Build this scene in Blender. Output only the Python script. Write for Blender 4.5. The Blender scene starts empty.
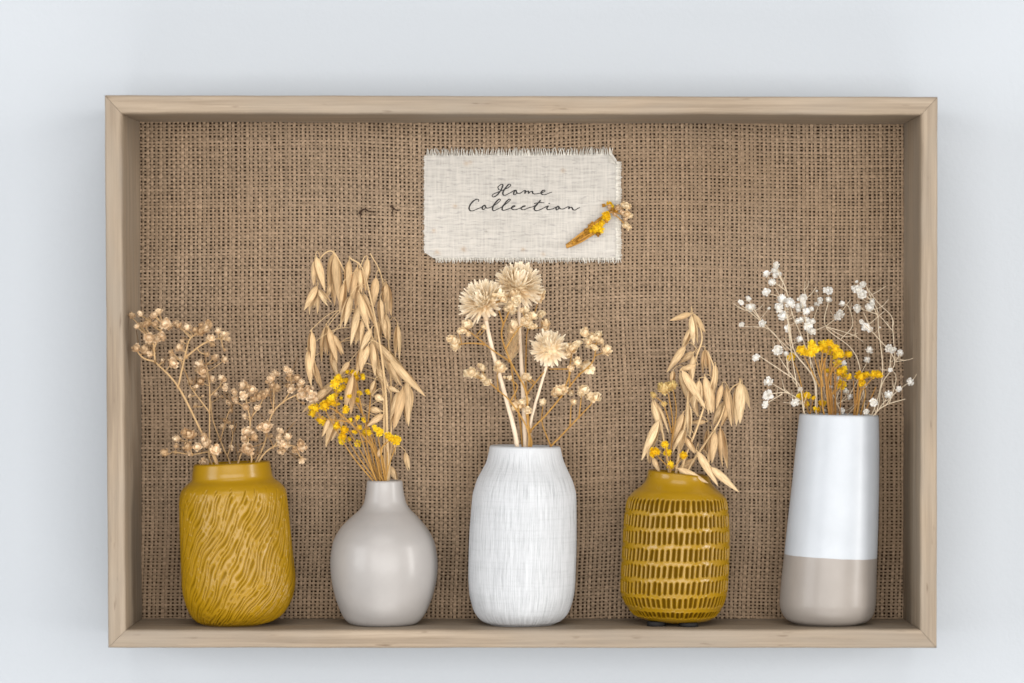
import bpy, math, random
import numpy as np
from mathutils import Vector, Matrix, Quaternion

random.seed(7)
rng = np.random.default_rng(11)
S = bpy.context.scene
COL = S.collection
R = math.radians

# ------------------------------------------------------------------ camera, world, lamps, exposure
PX, DIST, Z0 = 0.0006, 1.70, 1.50          # metres per photo pixel at the box front, camera distance, hanging height
cam_d = bpy.data.cameras.new("camera")
cam = bpy.data.objects.new("camera", cam_d); COL.objects.link(cam); S.camera = cam
cam.location = (0, -DIST, Z0); cam.rotation_euler = (R(90), 0, 0)
cam_d.sensor_width = 36; cam_d.lens = 36 * DIST / (1024 * PX)
cam_d.clip_start = 0.05; cam_d.clip_end = 50
cam_d.dof.use_dof = True; cam_d.dof.focus_distance = DIST + 0.055; cam_d.dof.aperture_fstop = 4.5

wld = bpy.data.worlds.new("World"); S.world = wld; wld.use_nodes = True
bg = wld.node_tree.nodes["Background"]
bg.inputs[0].default_value = (0.95, 0.97, 1.0, 1); bg.inputs[1].default_value = 0.20

def area(name, loc, target, sx, sy, power, color):
    d = bpy.data.lights.new(name, 'AREA'); d.shape = 'RECTANGLE'; d.size = sx; d.size_y = sy
    d.energy = power; d.color = color
    o = bpy.data.objects.new(name, d); COL.objects.link(o); o.location = loc
    o.rotation_euler = (Vector(target) - Vector(loc)).to_track_quat('-Z', 'Y').to_euler()
    return o
area("window_light", (3.4, -1.55, Z0 + 0.25), (0, 0.03, Z0), 0.65, 2.1, 78, (1.0, 0.97, 0.93))
area("room_light", (0.2, -2.7, Z0 + 0.0), (0, 0.05, Z0), 3.2, 1.2, 78, (1.0, 0.98, 0.955))
area("overhead_fill_light", (0.1, -1.7, Z0 + 1.7), (0, 0.05, Z0), 2.0, 1.2, 24, (1.0, 0.98, 0.95))  # unseen soft lamp, added overhead to brighten the shelf inside the box
area("low_fill_light", (0.1, -1.5, Z0 - 1.6), (0, 0.05, Z0), 2.0, 1.2, 22, (1.0, 0.975, 0.94))  # unseen soft lamp, added low down to brighten the upper board's underside
area("left_fill_light", (-2.6, -2.0, Z0 + 0.2), (0, 0.05, Z0), 1.5, 1.7, 50, (0.98, 0.99, 1.0))  # weak lamp added on the left to fill the opposite inner board

S.view_settings.view_transform = 'Standard'; S.view_settings.look = 'None'
S.view_settings.exposure = -0.02; S.view_settings.gamma = 1.0
try: S.view_settings.use_curve_mapping = False
except Exception: pass
S.render.engine = 'CYCLES'
S.cycles.use_denoising = True
S.cycles.max_bounces = 8

YB = 0.074                                   # depth of the burlap behind the box front
def W(px, py, Y):
    s = PX * (DIST + Y) / DIST
    return np.array([(px - 512) * s, Y, Z0 + (341.5 - py) * s])
def crop(x0, y0, s):
    return lambda x, y: (x0 + x / s, y0 + y / s)

# ------------------------------------------------------------------ mesh helpers
class MB:
    def __init__(self): self.v = []; self.f = []; self.c = []; self.uv = []
    def add(self, verts, faces, col=(1, 1, 1), uv=None):
        b = len(self.v); n = len(verts)
        self.v += [tuple(map(float, p)) for p in verts]
        self.f += [tuple(b + i for i in f) for f in faces]
        if isinstance(col, list): self.c += col
        else: self.c += [tuple(col)] * n
        self.uv += uv if uv is not None else [(0.0, 0.0)] * n
    def mesh(self, name, mat, origin=(0, 0, 0), smooth=True):
        me = bpy.data.meshes.new(name)
        o = np.array(origin)
        vv = np.array(self.v) - o
        me.from_pydata(vv.tolist(), [], self.f)
        ca = me.color_attributes.new("tint", 'FLOAT_COLOR', 'POINT')
        arr = np.ones((len(self.v), 4), np.float32); arr[:, :3] = np.array(self.c); ca.data.foreach_set("color", arr.ravel())
        ul = me.uv_layers.new(name="UVMap")
        li = np.zeros(len(me.loops), np.int32); me.loops.foreach_get("vertex_index", li)
        ul.data.foreach_set("uv", np.array(self.uv, np.float32)[li].ravel())
        me.materials.append(mat)
        if smooth: me.polygons.foreach_set("use_smooth", [True] * len(me.polygons))
        me.update(); return me
    def build(self, name, mat, parent=None, smooth=True):
        org = parent.location if parent is not None else (0, 0, 0)
        return link(name, self.mesh(name, mat, org, smooth), parent)

def link(name, me, parent=None):
    o = bpy.data.objects.new(name, me); COL.objects.link(o)
    if parent is not None: o.parent = parent
    return o
def grid_mesh(name, V, F, cols, uv, mat, origin=(0, 0, 0)):
    me = bpy.data.meshes.new(name)
    me.vertices.add(len(V)); me.vertices.foreach_set("co", (V - np.array(origin)).astype(np.float32).ravel())
    n = len(F); me.loops.add(n * 4); me.loops.foreach_set("vertex_index", F.astype(np.int32).ravel())
    me.polygons.add(n); me.polygons.foreach_set("loop_start", np.arange(0, n * 4, 4, dtype=np.int32))
    me.polygons.foreach_set("use_smooth", np.ones(n, bool))
    me.update(calc_edges=True)
    ca = me.color_attributes.new("tint", 'FLOAT_COLOR', 'POINT')
    arr = np.ones((len(V), 4), np.float32); arr[:, :3] = cols; ca.data.foreach_set("color", arr.ravel())
    if uv is not None:
        ul = me.uv_layers.new(name="UVMap"); ul.data.foreach_set("uv", uv[F.ravel()].astype(np.float32).ravel())
    me.materials.append(mat); me.validate(); return me
def thing(name, label, cat, loc, group=None):
    o = bpy.data.objects.new(name, None); COL.objects.link(o); o.location = tuple(map(float, loc)); o.empty_display_size = 0.01
    return tag(o, label, cat, group)
def tag(o, label, cat, group=None):
    o["label"] = label; o["category"] = cat
    if group: o["group"] = group
    return o
def cr(P, n=6):
    P = [np.asarray(p, float) for p in P]
    if len(P) < 3: return [P[0] + (P[1] - P[0]) * t for t in np.linspace(0, 1, n + 1)]
    Q = [2 * P[0] - P[1]] + P + [2 * P[-1] - P[-2]]; out = []
    for i in range(1, len(Q) - 2):
        a, b, c, d = Q[i - 1:i + 3]
        for t in np.linspace(0, 1, n, endpoint=False):
            out.append(0.5 * (2 * b + (c - a) * t + (2 * a - 5 * b + 4 * c - d) * t * t + (3 * b - a - 3 * c + d) * t ** 3))
    out.append(P[-1]); return out
def tube(mb, pts, r0, r1, k=6, col=(1, 1, 1), wob=0.0):
    pts = [np.asarray(p, float) for p in pts]; n = len(pts); verts = []; faces = []; uv = []
    L = 0
    for i, p in enumerate(pts):
        d = pts[min(i + 1, n - 1)] - pts[max(i - 1, 0)]; d = d / (np.linalg.norm(d) + 1e-12)
        a = np.cross(d, (0.13, 1, 0.21)); a /= np.linalg.norm(a) + 1e-12; b = np.cross(d, a)
        if i: L += np.linalg.norm(p - pts[i - 1])
        r = (r0 + (r1 - r0) * i / max(n - 1, 1)) * (1 + wob * random.uniform(-1, 1))
        for j in range(k):
            t = 2 * math.pi * j / k
            verts.append(p + r * (math.cos(t) * a + math.sin(t) * b)); uv.append((t * r0, L))
    for i in range(n - 1):
        for j in range(k):
            faces.append((i * k + j, i * k + (j + 1) % k, (i + 1) * k + (j + 1) % k, (i + 1) * k + j))
    faces.append(tuple(range(k - 1, -1, -1))); faces.append(tuple((n - 1) * k + j for j in range(k)))
    mb.add(verts, faces, col, uv)

# ------------------------------------------------------------------ materials
class NT:
    def __init__(self, name):
        self.m = bpy.data.materials.new(name); self.m.use_nodes = True; self.t = self.m.node_tree
        self.b = self.t.nodes["Principled BSDF"]; self.out = self.t.nodes["Material Output"]
    def n(self, typ, **kw):
        x = self.t.nodes.new(typ)
        for k, v in kw.items():
            if k.startswith('_'): setattr(x, k[1:], v)
            else: x.inputs[k.replace('__', ' ')].default_value = v
        return x
    def l(self, a, b): self.t.links.new(a, b)
    def mix(self, fac, a, b, mode='MIX'):
        x = self.t.nodes.new('ShaderNodeMix'); x.data_type = 'RGBA'; x.blend_type = mode
        for sock, val in ((x.inputs[0], fac), (x.inputs[6], a), (x.inputs[7], b)):
            if hasattr(val, 'default_value'): self.l(val, sock)
            elif isinstance(val, (int, float)): sock.default_value = val
            else: sock.default_value = (*val, 1)
        return x.outputs[2]
    def ramp(self, fac, *stops):
        x = self.t.nodes.new('ShaderNodeValToRGB'); e = x.color_ramp.elements
        while len(e) < len(stops): e.new(0.5)
        for el, (p, c) in zip(e, stops):
            el.position = p; el.color = (*c, 1) if not isinstance(c, (int, float)) else (c, c, c, 1)
        self.l(fac, x.inputs[0]); return x.outputs[0]
    def noise(self, vec, scale, detail=4, rough=0.55):
        x = self.n('ShaderNodeTexNoise', Scale=scale, Detail=detail, Roughness=rough); self.l(vec, x.inputs['Vector']); return x.outputs[0]
    def mapping(self, vec, scale):
        x = self.n('ShaderNodeMapping', Scale=scale); self.l(vec, x.inputs['Vector']); return x.outputs[0]
    def bump(self, h, strength, dist):
        x = self.n('ShaderNodeBump', Strength=strength, Distance=dist); self.l(h, x.inputs['Height']); self.l(x.outputs[0], self.b.inputs['Normal']); return x
    def tint(self):
        x = self.n('ShaderNodeAttribute', _attribute_name='tint'); return x.outputs['Color']
    def uv(self): return self.n('ShaderNodeTexCoord').outputs['UV']
    def obj(self): return self.n('ShaderNodeTexCoord').outputs['Object']
    def rnd(self): return self.n('ShaderNodeObjectInfo').outputs['Random']
    def setp(self, rough=None, spec=None, coat=None, coat_r=None):
        if rough is not None: self.b.inputs['Roughness'].default_value = rough
        if spec is not None: self.b.inputs['Specular IOR Level'].default_value = spec
        if coat is not None: self.b.inputs['Coat Weight'].default_value = coat
        if coat_r is not None: self.b.inputs['Coat Roughness'].default_value = coat_r

def m_wall():
    t = NT("painted_wall"); o = t.obj()
    c = t.mix(t.noise(o, 3.0, 3), (0.395, 0.42, 0.45), (0.412, 0.436, 0.466))
    t.l(c, t.b.inputs['Base Color']); t.setp(0.75, 0.25)
    t.bump(t.noise(o, 260, 4), 0.22, 0.0012); return t.m
def m_wood():
    t = NT("pale_weathered_wood"); u = t.uv(); r = t.rnd()
    off = t.n('ShaderNodeVectorMath', _operation='ADD'); t.l(u, off.inputs[0])
    cmb = t.n('ShaderNodeCombineXYZ'); mul = t.n('ShaderNodeMath', _operation='MULTIPLY'); mul.inputs[1].default_value = 7.3
    t.l(r, mul.inputs[0]); t.l(mul.outputs[0], cmb.inputs[0]); t.l(mul.outputs[0], cmb.inputs[1]); t.l(cmb.outputs[0], off.inputs[1])
    v = off.outputs[0]
    g1 = t.noise(t.mapping(v, (7, 260, 1)), 1.0, 5, 0.6)
    g2 = t.noise(t.mapping(v, (25, 1500, 1)), 1.0, 3, 0.6)
    big = t.noise(t.mapping(v, (12, 40, 1)), 1.0, 3)
    c = t.ramp(g1, (0.30, (0.185, 0.140, 0.098)), (0.52, (0.285, 0.222, 0.158)), (0.75, (0.36, 0.288, 0.213)))
    c = t.mix(t.ramp(g2, (0.40, 0.0), (0.72, 0.42)), c, (0.17, 0.122, 0.08))
    c = t.mix(t.ramp(big, (0.38, 0.0), (0.66, 0.55)), c, (0.235, 0.20, 0.16))
    sp = t.noise(t.mapping(v, (45, 300, 1)), 1.0, 2)
    c = t.mix(t.ramp(sp, (0.655, 0.0), (0.78, 0.75)), c, (0.10, 0.06, 0.035))
    t.l(c, t.b.inputs['Base Color']); t.setp(0.62, 0.3)
    t.bump(g2, 0.25, 0.0006); return t.m
def m_burlap():
    t = NT("jute_burlap"); o = t.obj()
    n1 = t.noise(o, 900, 3); n2 = t.noise(o, 9, 3)
    c = t.mix(n1, (0.135, 0.093, 0.060), (0.44, 0.323, 0.222))
    c = t.mix(1.0, c, t.tint(), 'MULTIPLY')
    c = t.mix(t.ramp(n2, (0.4, 0.0), (0.75, 0.4)), c, (0.23, 0.145, 0.08))
    t.l(c, t.b.inputs['Base Color']); t.setp(0.9, 0.12)
    t.bump(n1, 0.5, 0.0003); return t.m
def m_plain(name, c, rough=0.6, spec=0.3, var=0.12, scale=60):
    t = NT(name); o = t.obj()
    cc = t.mix(t.noise(o, scale, 3), tuple(x * (1 - var) for x in c), tuple(min(1, x * (1 + var)) for x in c))
    t.l(cc, t.b.inputs['Base Color']); t.setp(rough, spec); return t.m
def m_linen():
    t = NT("raw_linen"); u = t.uv()
    h = t.noise(t.mapping(u, (60, 820, 1)), 1.0, 2); v = t.noise(t.mapping(u, (820, 60, 1)), 1.0, 2)
    fl = t.noise(t.mapping(u, (160, 700, 1)), 1.0, 3)
    c = t.mix(h, (0.245, 0.23, 0.21), (0.575, 0.545, 0.50))
    c = t.mix(t.ramp(v, (0.35, 0.0), (0.7, 0.55)), c, (0.55, 0.515, 0.465))
    c = t.mix(t.ramp(fl, (0.58, 0.0), (0.70, 0.6)), c, (0.25, 0.24, 0.23))
    c = t.mix(1.0, c, t.tint(), 'MULTIPLY')
    t.l(c, t.b.inputs['Base Color']); t.setp(0.9, 0.1)
    ad = t.n('ShaderNodeMath', _operation='ADD'); t.l(h, ad.inputs[0]); t.l(v, ad.inputs[1])
    t.bump(ad.outputs[0], 0.5, 0.0003); return t.m
def m_thread():
    t = NT("linen_thread"); c = t.mix(1.0, (0.66, 0.63, 0.58), t.tint(), 'MULTIPLY')
    t.l(c, t.b.inputs['Base Color']); t.setp(0.9, 0.1); return t.m
def m_glaze(name, c, dark, rough=0.32, coat=0.25, spec=0.45, light=None):
    t = NT(name); o = t.obj(); tn = t.tint()
    n = t.noise(o, 45, 4)
    cc = t.mix(n, tuple(x * 0.88 for x in c), tuple(min(1, x * 1.11) for x in c))
    sep = t.n('ShaderNodeSeparateColor'); t.l(tn, sep.inputs[0])
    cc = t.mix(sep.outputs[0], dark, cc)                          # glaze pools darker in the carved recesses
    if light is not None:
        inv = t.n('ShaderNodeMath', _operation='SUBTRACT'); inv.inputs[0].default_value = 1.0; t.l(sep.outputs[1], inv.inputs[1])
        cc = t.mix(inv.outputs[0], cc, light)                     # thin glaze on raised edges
    sp = t.noise(o, 900, 2)
    cc = t.mix(t.ramp(sp, (0.72, 0.0), (0.80, 0.35)), cc, dark)
    t.l(cc, t.b.inputs['Base Color']); t.setp(rough, spec, coat, 0.2)
    for nm, k in (('Specular IOR Level', spec), ('Coat Weight', coat)):               # carved recesses are dull, raised glaze is glossy
        pw = t.n('ShaderNodeMath', _operation='POWER'); t.l(sep.outputs[0], pw.inputs[0]); pw.inputs[1].default_value = 2.0
        ml = t.n('ShaderNodeMath', _operation='MULTIPLY'); t.l(pw.outputs[0], ml.inputs[0]); ml.inputs[1].default_value = k; t.l(ml.outputs[0], t.b.inputs[nm])
    rr = t.n('ShaderNodeMapRange'); t.l(t.noise(o, 220, 4), rr.inputs[0]); rr.inputs[3].default_value = rough - 0.06; rr.inputs[4].default_value = rough + 0.10; t.l(rr.outputs[0], t.b.inputs['Roughness'])
    t.bump(t.noise(o, 130, 3), 0.10, 0.0012); return t.m
def m_scratched():
    t = NT("scratched_white_clay"); o = t.obj(); u = t.uv(); tn = t.tint()
    g = t.noise(t.mapping(u, (2300, 60, 1)), 1.0, 3)
    hz = t.noise(t.mapping(u, (30, 1500, 1)), 1.0, 2)
    c = t.ramp(g, (0.30, (0.33, 0.337, 0.35)), (0.48, (0.49, 0.50, 0.515)), (0.8, (0.55, 0.56, 0.572)))
    c = t.mix(t.ramp(hz, (0.64, 0.0), (0.8, 0.25)), c, (0.55, 0.55, 0.56))
    c = t.mix(1.0, c, tn, 'MULTIPLY')
    t.l(c, t.b.inputs['Base Color']); t.setp(0.7, 0.25)
    t.bump(g, 0.45, 0.0006); return t.m
def m_petal(name, c1, c2, transl=0.25, rough=0.75, streak=False):
    t = NT(name); o = t.obj()
    c = t.mix(t.rnd(), c1, c2)
    c = t.mix(1.0, c, t.tint(), 'MULTIPLY')
    if streak:
        g = t.noise(t.mapping(t.uv(), (14, 1.2, 1)), 1.0, 3)
        c = t.mix(t.ramp(g, (0.36, 0.9), (0.60, 0.0)), c, tuple(x * 0.58 for x in c1))
    t.l(c, t.b.inputs['Base Color']); t.setp(rough, 0.25)
    tr = t.n('ShaderNodeBsdfTranslucent'); t.l(c, tr.inputs[0])
    mx = t.n('ShaderNodeMixShader'); mx.inputs[0].default_value = transl
    t.l(t.b.outputs[0], mx.inputs[1]); t.l(tr.outputs[0], mx.inputs[2]); t.l(mx.outputs[0], t.out.inputs[0]); return t.m
def m_stem(name, c1, c2):
    t = NT(name); o = t.obj()
    c = t.mix(t.noise(o, 160, 3), c1, c2); c = t.mix(1.0, c, t.tint(), 'MULTIPLY')
    t.l(c, t.b.inputs['Base Color']); t.setp(0.7, 0.25); t.bump(t.noise(o, 900, 2), 0.3, 0.0003); return t.m

M = dict(
    wall=m_wall(), wood=m_wood(), burlap=m_burlap(), linen=m_linen(), thread=m_thread(), scratched=m_scratched(),
    board=m_plain("brown_card", (0.03, 0.016, 0.009), 0.9, 0.1), slub=m_plain("dark_jute_slub", (0.05, 0.03, 0.02), 0.9, 0.1),
    ink=m_plain("black_ink", (0.04, 0.038, 0.038), 0.9, 0.05, 0.9, 1500), pad=m_plain("dark_rubber_pad", (0.010, 0.009, 0.009), 0.6, 0.2),
    mustard=m_glaze("mustard_glaze", (0.285, 0.157, 0.002), (0.085, 0.041, 0.001), 0.34, 0.30, 0.25, light=(0.36, 0.21, 0.005)),
    mustard_dimple=m_glaze("mustard_dimple_glaze", (0.28, 0.154, 0.002), (0.075, 0.036, 0.002), 0.28, 0.45, 0.28, light=(0.36, 0.215, 0.006)),
    grey=m_glaze("warm_grey_glaze", (0.305, 0.287, 0.274), (0.23, 0.215, 0.20), 0.42, 0.22),
    white=m_glaze("white_glaze", (0.405, 0.428, 0.458), (0.32, 0.32, 0.32), 0.42, 0.10),
    taupe=m_glaze("taupe_glaze", (0.25, 0.222, 0.198), (0.2, 0.175, 0.15), 0.40, 0.12),
    gyp=m_petal("dried_gypsophila", (0.55, 0.37, 0.205), (0.95, 0.78, 0.56), 0.08),
    cream=m_petal("cream_dried_blossom", (0.88, 0.70, 0.45), (0.92, 0.80, 0.58), 0.15),
    whiteg=m_petal("white_gypsophila", (0.86, 0.835, 0.79), (0.92, 0.91, 0.89), 0.15),
    yellow=m_petal("yellow_everlasting", (0.80, 0.52, 0.008), (0.94, 0.72, 0.03), 0.1),
    ochre=m_petal("ochre_dried_bud", (0.34, 0.17, 0.02), (0.60, 0.34, 0.05), 0.05),
    pale=m_petal("pale_yellow_blossom", (0.72, 0.56, 0.22), (0.78, 0.62, 0.3), 0.2),
    oat=m_petal("oat_husk", (0.82, 0.565, 0.305), (0.93, 0.72, 0.44), 0.25, 0.6, True),
    straw=m_petal("papery_bract", (0.97, 0.86, 0.69), (0.98, 0.88, 0.72), 0.3, 0.6),
    plume=m_petal("golden_plume", (0.90, 0.68, 0.40), (0.93, 0.73, 0.45), 0.3),
    stem_tan=m_stem("tan_stem", (0.36, 0.22, 0.10), (0.55, 0.37, 0.19)),
    stem_straw=m_stem("straw_stem", (0.50, 0.34, 0.17), (0.64, 0.46, 0.26)),
    stem_gold=m_stem("golden_stem", (0.28, 0.14, 0.03), (0.50, 0.28, 0.075)),
    stem_thick=m_stem("pale_thick_stalk", (0.62, 0.48, 0.34), (0.76, 0.63, 0.48)),
    stem_pale=m_stem("pale_thin_stem", (0.52, 0.42, 0.29), (0.68, 0.57, 0.43)),
)

# ------------------------------------------------------------------ wall
YW = 0.086
mb = MB(); mb.add([(-3, YW, Z0 - 1.5), (3, YW, Z0 - 1.5), (3, YW, Z0 + 1.6), (-3, YW, Z0 + 1.6)], [(0, 1, 2, 3)])
wall = mb.build("wall", M["wall"], smooth=False); wall["kind"] = "structure"

# ------------------------------------------------------------------ shadow box: four mitred boards, burlap, back panel
box = thing("shadow_box", "pale wooden shadow box lined with brown burlap, hanging on the wall", "shadow box", W(521, 646.8, 0.04))
O = [(104.4, 94.9), (938, 96.7), (937, 648.2), (107.9, 648.0)]            # outer, front
I = [(121.8, 113.8), (921, 115.0), (920, 629.4), (126, 630.0)]         # inner, front
B = [(139.6, 121.8), (904, 124.0), (903, 618.6), (142, 618.6)]         # inner, at the burlap
Of = [W(*p, 0.0) for p in O]; If = [W(*p, 0.0) for p in I]; Bb = [W(*p, YB) for p in B]
def board(i, j):
    rad = 0.0014; sec = []                                             # (n across outer->inner, Y)
    wdt = 0.0096
    def arc(cn, cy, a0, a1):
        for a in np.linspace(a0, a1, 5): sec.append((cn + rad / wdt * math.cos(a), cy + rad * math.sin(a)))
    e = 0.004
    sec.append((e, 0.084)); sec.append((e, 0.05)); sec.append((e, 0.02))
    arc(e + rad / wdt, rad, math.pi, 1.5 * math.pi)
    sec.append((0.35, 0.0)); sec.append((0.65, 0.0))
    arc(1 - 2.1 * rad / wdt + rad / wdt, rad * 1.0, 1.5 * math.pi, 2 * math.pi)
    sec[-1] = (1.0, rad * 1.1)
    sec += [(1.0, 0.01), (1.0, 0.03), (1.0, 0.05), (1.0, YB + 0.002), (1.0, 0.084)]
    nL = 70; verts = []; uv = []; faces = []; k = len(sec)
    ln = np.linalg.norm(Of[j] - Of[i]); g = 0.00012 / ln
    ph = [random.uniform(0, 6) for _ in range(4)]
    arcv = [0]
    for a, b in zip(sec, sec[1:]): arcv.append(arcv[-1] + math.hypot((b[0] - a[0]) * wdt, b[1] - a[1]))
    for q in range(nL + 1):
        t = g + (1 - 2 * g) * q / nL
        for m, (n, Y) in enumerate(sec):
            f = min(1, Y / YB)
            def corner(c):
                inn = If[c] * (1 - f) + Bb[c] * f
                p = Of[c] + (inn - Of[c]) * n; p = p.copy(); p[1] = Y; return p
            p = corner(i) * (1 - t) + corner(j) * t
            s = t * ln
            wb = 0.00010 * (math.sin(s * 41 + ph[0]) + 0.7 * math.sin(s * 97 + ph[1] + Y * 30) + 0.5 * math.sin(s * 211 + ph[2])) if 0.02 < t < 0.98 else 0
            d = (If[i] + If[j] - Of[i] - Of[j]); d /= np.linalg.norm(d)
            if n > 0.5: p = p + d * wb
            elif n < 0.3: p = p - d * wb * 0.7
            if Y < 0.003: p[1] += wb * 0.6
            verts.append(p); uv.append((s + 0.1, arcv[m]))
    for q in range(nL):
        for m in range(k - 1):
            faces.append((q * k + m, q * k + m + 1, (q + 1) * k + m + 1, (q + 1) * k + m))
        faces.append((q * k + k - 1, q * k, (q + 1) * k, (q + 1) * k + k - 1))
    faces.append(tuple(range(k))); faces.append(tuple(nL * k + m for m in range(k - 1, -1, -1)))
    b = MB(); b.add(verts, faces, (1, 1, 1), uv)
    return b
for i, j in ((0, 1), (1, 2), (2, 3), (3, 0)):
    o = board(i, j).build("frame_board", M["wood"], box, smooth=True)
    for e in o.data.edges: pass
    o.data.set_sharp_from_angle(angle=R(50))

# back panel
mb = MB(); q = [Bb[0] + (-.004, 0, .004), Bb[1] + (.004, 0, .004), Bb[2] + (.004, 0, -.004), Bb[3] + (-.004, 0, -.004)]
vs = []
for Y in (YB + 0.0016, YB + 0.005): vs += [(p[0], Y, p[2]) for p in q]
mb.add(vs, [(0, 1, 2, 3), (7, 6, 5, 4), (0, 4, 5, 1), (1, 5, 6, 2), (2, 6, 7, 3), (3, 7, 4, 0)])
mb.build("back_panel", M["board"], box, smooth=False)

# burlap: every thread woven over and under
def smooth_noise(n, m, step):
    g = rng.normal(size=(n, m // step + 3)); x = np.arange(m) / step; i = x.astype(int); f = x - i; f = f * f * (3 - 2 * f)
    return g[:, i] * (1 - f) + g[:, i + 1] * f
def weave():
    x0, x1 = Bb[0][0] - 0.001, Bb[1][0] + 0.001; z0, z1 = Bb[2][2] - 0.001, Bb[0][2] + 0.001
    NW, NF = 178, 147
    pw, pf = (x1 - x0) / NW, (z1 - z0) / NF
    amp = 0.00058
    Vs, Fs, Cs = [], [], []; base = 0
    par = (np.arange(NW)[:, None] + np.arange(NF)[None, :]) % 2 * 2 - 1
    shared_w = smooth_noise(1, NF, 30)[0]; shared_f = smooth_noise(1, NW, 40)[0]
    tone = smooth_noise(NW, NF, 9) * 0.05
    for warp in (True, False):
        n, m = (NW, NF) if warp else (NF, NW)
        p, pl = (pw, pf) if warp else (pf, pw)
        off = smooth_noise(n, m, 14) * 0.045 * p + rng.normal(size=(n, 1)) * 0.042 * p + (shared_w if warp else shared_f)[None, :] * p * 0.6
        hw = p * (0.30 if warp else 0.285) * (1 + rng.normal(size=(n, 1)) * 0.065 + smooth_noise(n, m, 6) * 0.09 + smooth_noise(n, m, 2) * 0.12)
        hw = np.clip(hw, p * 0.2, p * 0.46)
        c = (np.arange(n)[:, None] + 0.5) * p + off
        along = np.repeat(((np.arange(m) + 0.5) * pl)[None, :], n, 0)
        h = (par if warp else -par.T) * amp + rng.normal(size=(n, m)) * amp * 0.25
        tn = 0.96 + rng.normal(size=(n, 1)) * 0.05 + smooth_noise(n, m, 10) * 0.06 + rng.normal(size=(n, m)) * 0.05 + (0.06 if warp else -0.04)
        sl = rng.random(size=(n, 1)) < 0.02; tn = np.where(sl, tn * 0.8, tn)
        def mids(X): 
            out = np.empty((n, 2 * m - 1)); out[:, ::2] = X; out[:, 1::2] = (X[:, 1:] + X[:, :-1]) / 2; return out
        off_c, along, h, hw, tn = mids(c), mids(along), mids(h), mids(hw), mids(np.broadcast_to(tn, (n, m)))
        hw = hw * (1 + 0.10 * np.sign(h) * (np.abs(h) > amp * 0.4)); c = off_c; m = 2 * m - 1
        V = np.zeros((n, m, 3, 3))
        for a, (s, dd) in enumerate(((-1, 0.00030), (0, -0.00016), (1, 0.00030))):
            cc = c + s * hw
            V[:, :, a, 0] = x0 + (cc if warp else along); V[:, :, a, 2] = z0 + (along if warp else cc)
            V[:, :, a, 1] = YB - h + dd
        C = np.clip(np.stack([tn, tn * 0.99, tn * 0.97], -1), 0.45, 1.35)[:, :, None, :].repeat(3, 2)
        idx = base + np.arange(n * m * 3).reshape(n, m, 3)
        for a in range(2):
            Fq = np.stack([idx[:, :-1, a], idx[:, :-1, a + 1], idx[:, 1:, a + 1], idx[:, 1:, a]], -1).reshape(-1, 4)
            if not warp: Fq = Fq[:, ::-1]
            Fs.append(Fq)
        Vs.append(V.reshape(-1, 3)); Cs.append(C.reshape(-1, 3)); base += n * m * 3
    # loose jute hairs
    hv, hf, hc = [], [], []
    for _ in range(3500):
        p = np.array([rng.uniform(x0, x1), YB - 0.0006, rng.uniform(z0, z1)]); a = rng.uniform(0, 6.28); L = rng.uniform(0.0015, 0.006)
        cv = rng.normal() * 0.6; lift = rng.uniform(0.0002, 0.0014); b = len(hv); col = rng.uniform(0.9, 1.4)
        for k in range(5):
            t = k / 4; q = p + np.array([math.cos(a + cv * t), 0, math.sin(a + cv * t)]) * L * t; q[1] -= lift * math.sin(math.pi * t)
            nrm = np.array([-math.sin(a), 0, math.cos(a)]) * 0.00006
            hv += [q - nrm, q + nrm]; hc += [[col] * 3] * 2
            if k < 4: hf.append([b + 2 * k, b + 2 * k + 1, b + 2 * k + 3, b + 2 * k + 2])
    Vs.append(np.array(hv)); Fs.append(np.array(hf) + base); Cs.append(np.array(hc))
    return np.concatenate(Vs), np.concatenate(Fs), np.concatenate(Cs)
V, F, C = weave()
burlap = link("burlap_lining", grid_mesh("burlap_lining", V, F, C, None, M["burlap"], box.location), box)
for pts in ([(360, 214), (361, 211), (365, 209), (368, 211), (373, 212)], [(391, 205.5), (393, 208), (396, 210), (400, 210)]):
    mb = MB()
    tube(mb, cr([W(x, y, YB - 0.0010 - 0.0004 * (k % 2)) for k, (x, y) in enumerate(pts)], 5), 0.0008, 0.0003, 6, wob=0.4)
    tube(mb, cr([W(pts[1][0], pts[1][1] + 1, YB - 0.001), W(pts[1][0] - 0.5, pts[1][1] + 6, YB - 0.0008), W(pts[1][0] + 1, pts[1][1] + 9, YB - 0.0006)], 4), 0.0004, 0.0001, 5)
    mb.build("slub_knot", M["slub"], box)

# ------------------------------------------------------------------ cloth label with frayed edges, lettering
lab = thing("cloth_label", "frayed off-white linen label with black script lettering, fixed to the burlap", "cloth label", W(523, 262, YB - 0.002))
def cloth_y(px, py):
    e = max(0, (px - 596) / 20) * max(0, (172 - py) / 18)
    return YB - 0.0022 - 0.0004 * math.sin(px * 0.045 + 1) * math.cos(py * 0.06) - 0.0012 * min(1, e)
def LP(px, py, up=0.0): 
    y = cloth_y(px, py) - up; return W(px, py, y)
def left_x(y): return 424.2 + 0.3 * math.sin(y * 0.7) + 0.25 * math.sin(y * 1.9) + (max(0, y - 252.5) * 1.7)
def right_x(y): return 616.6 + 0.25 * math.sin(y * 0.9) - max(0, 160.5 - y) * 0.85
mb = MB(); nx, ny = 120, 70; verts = []; uv = []; cols = []; faces = []
stains = [(466, 163.5, 2.2), (471, 162.5, 1.6), (563, 171.5, 2.0), (434, 231, 1.8), (437, 253, 2.4), (463.5, 249.5, 2.4), (523, 250, 2.0), (543, 254, 1.9), (455, 206, 2.0), (487.5, 178.8, 0.7), (486, 232, 1.2)]
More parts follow.
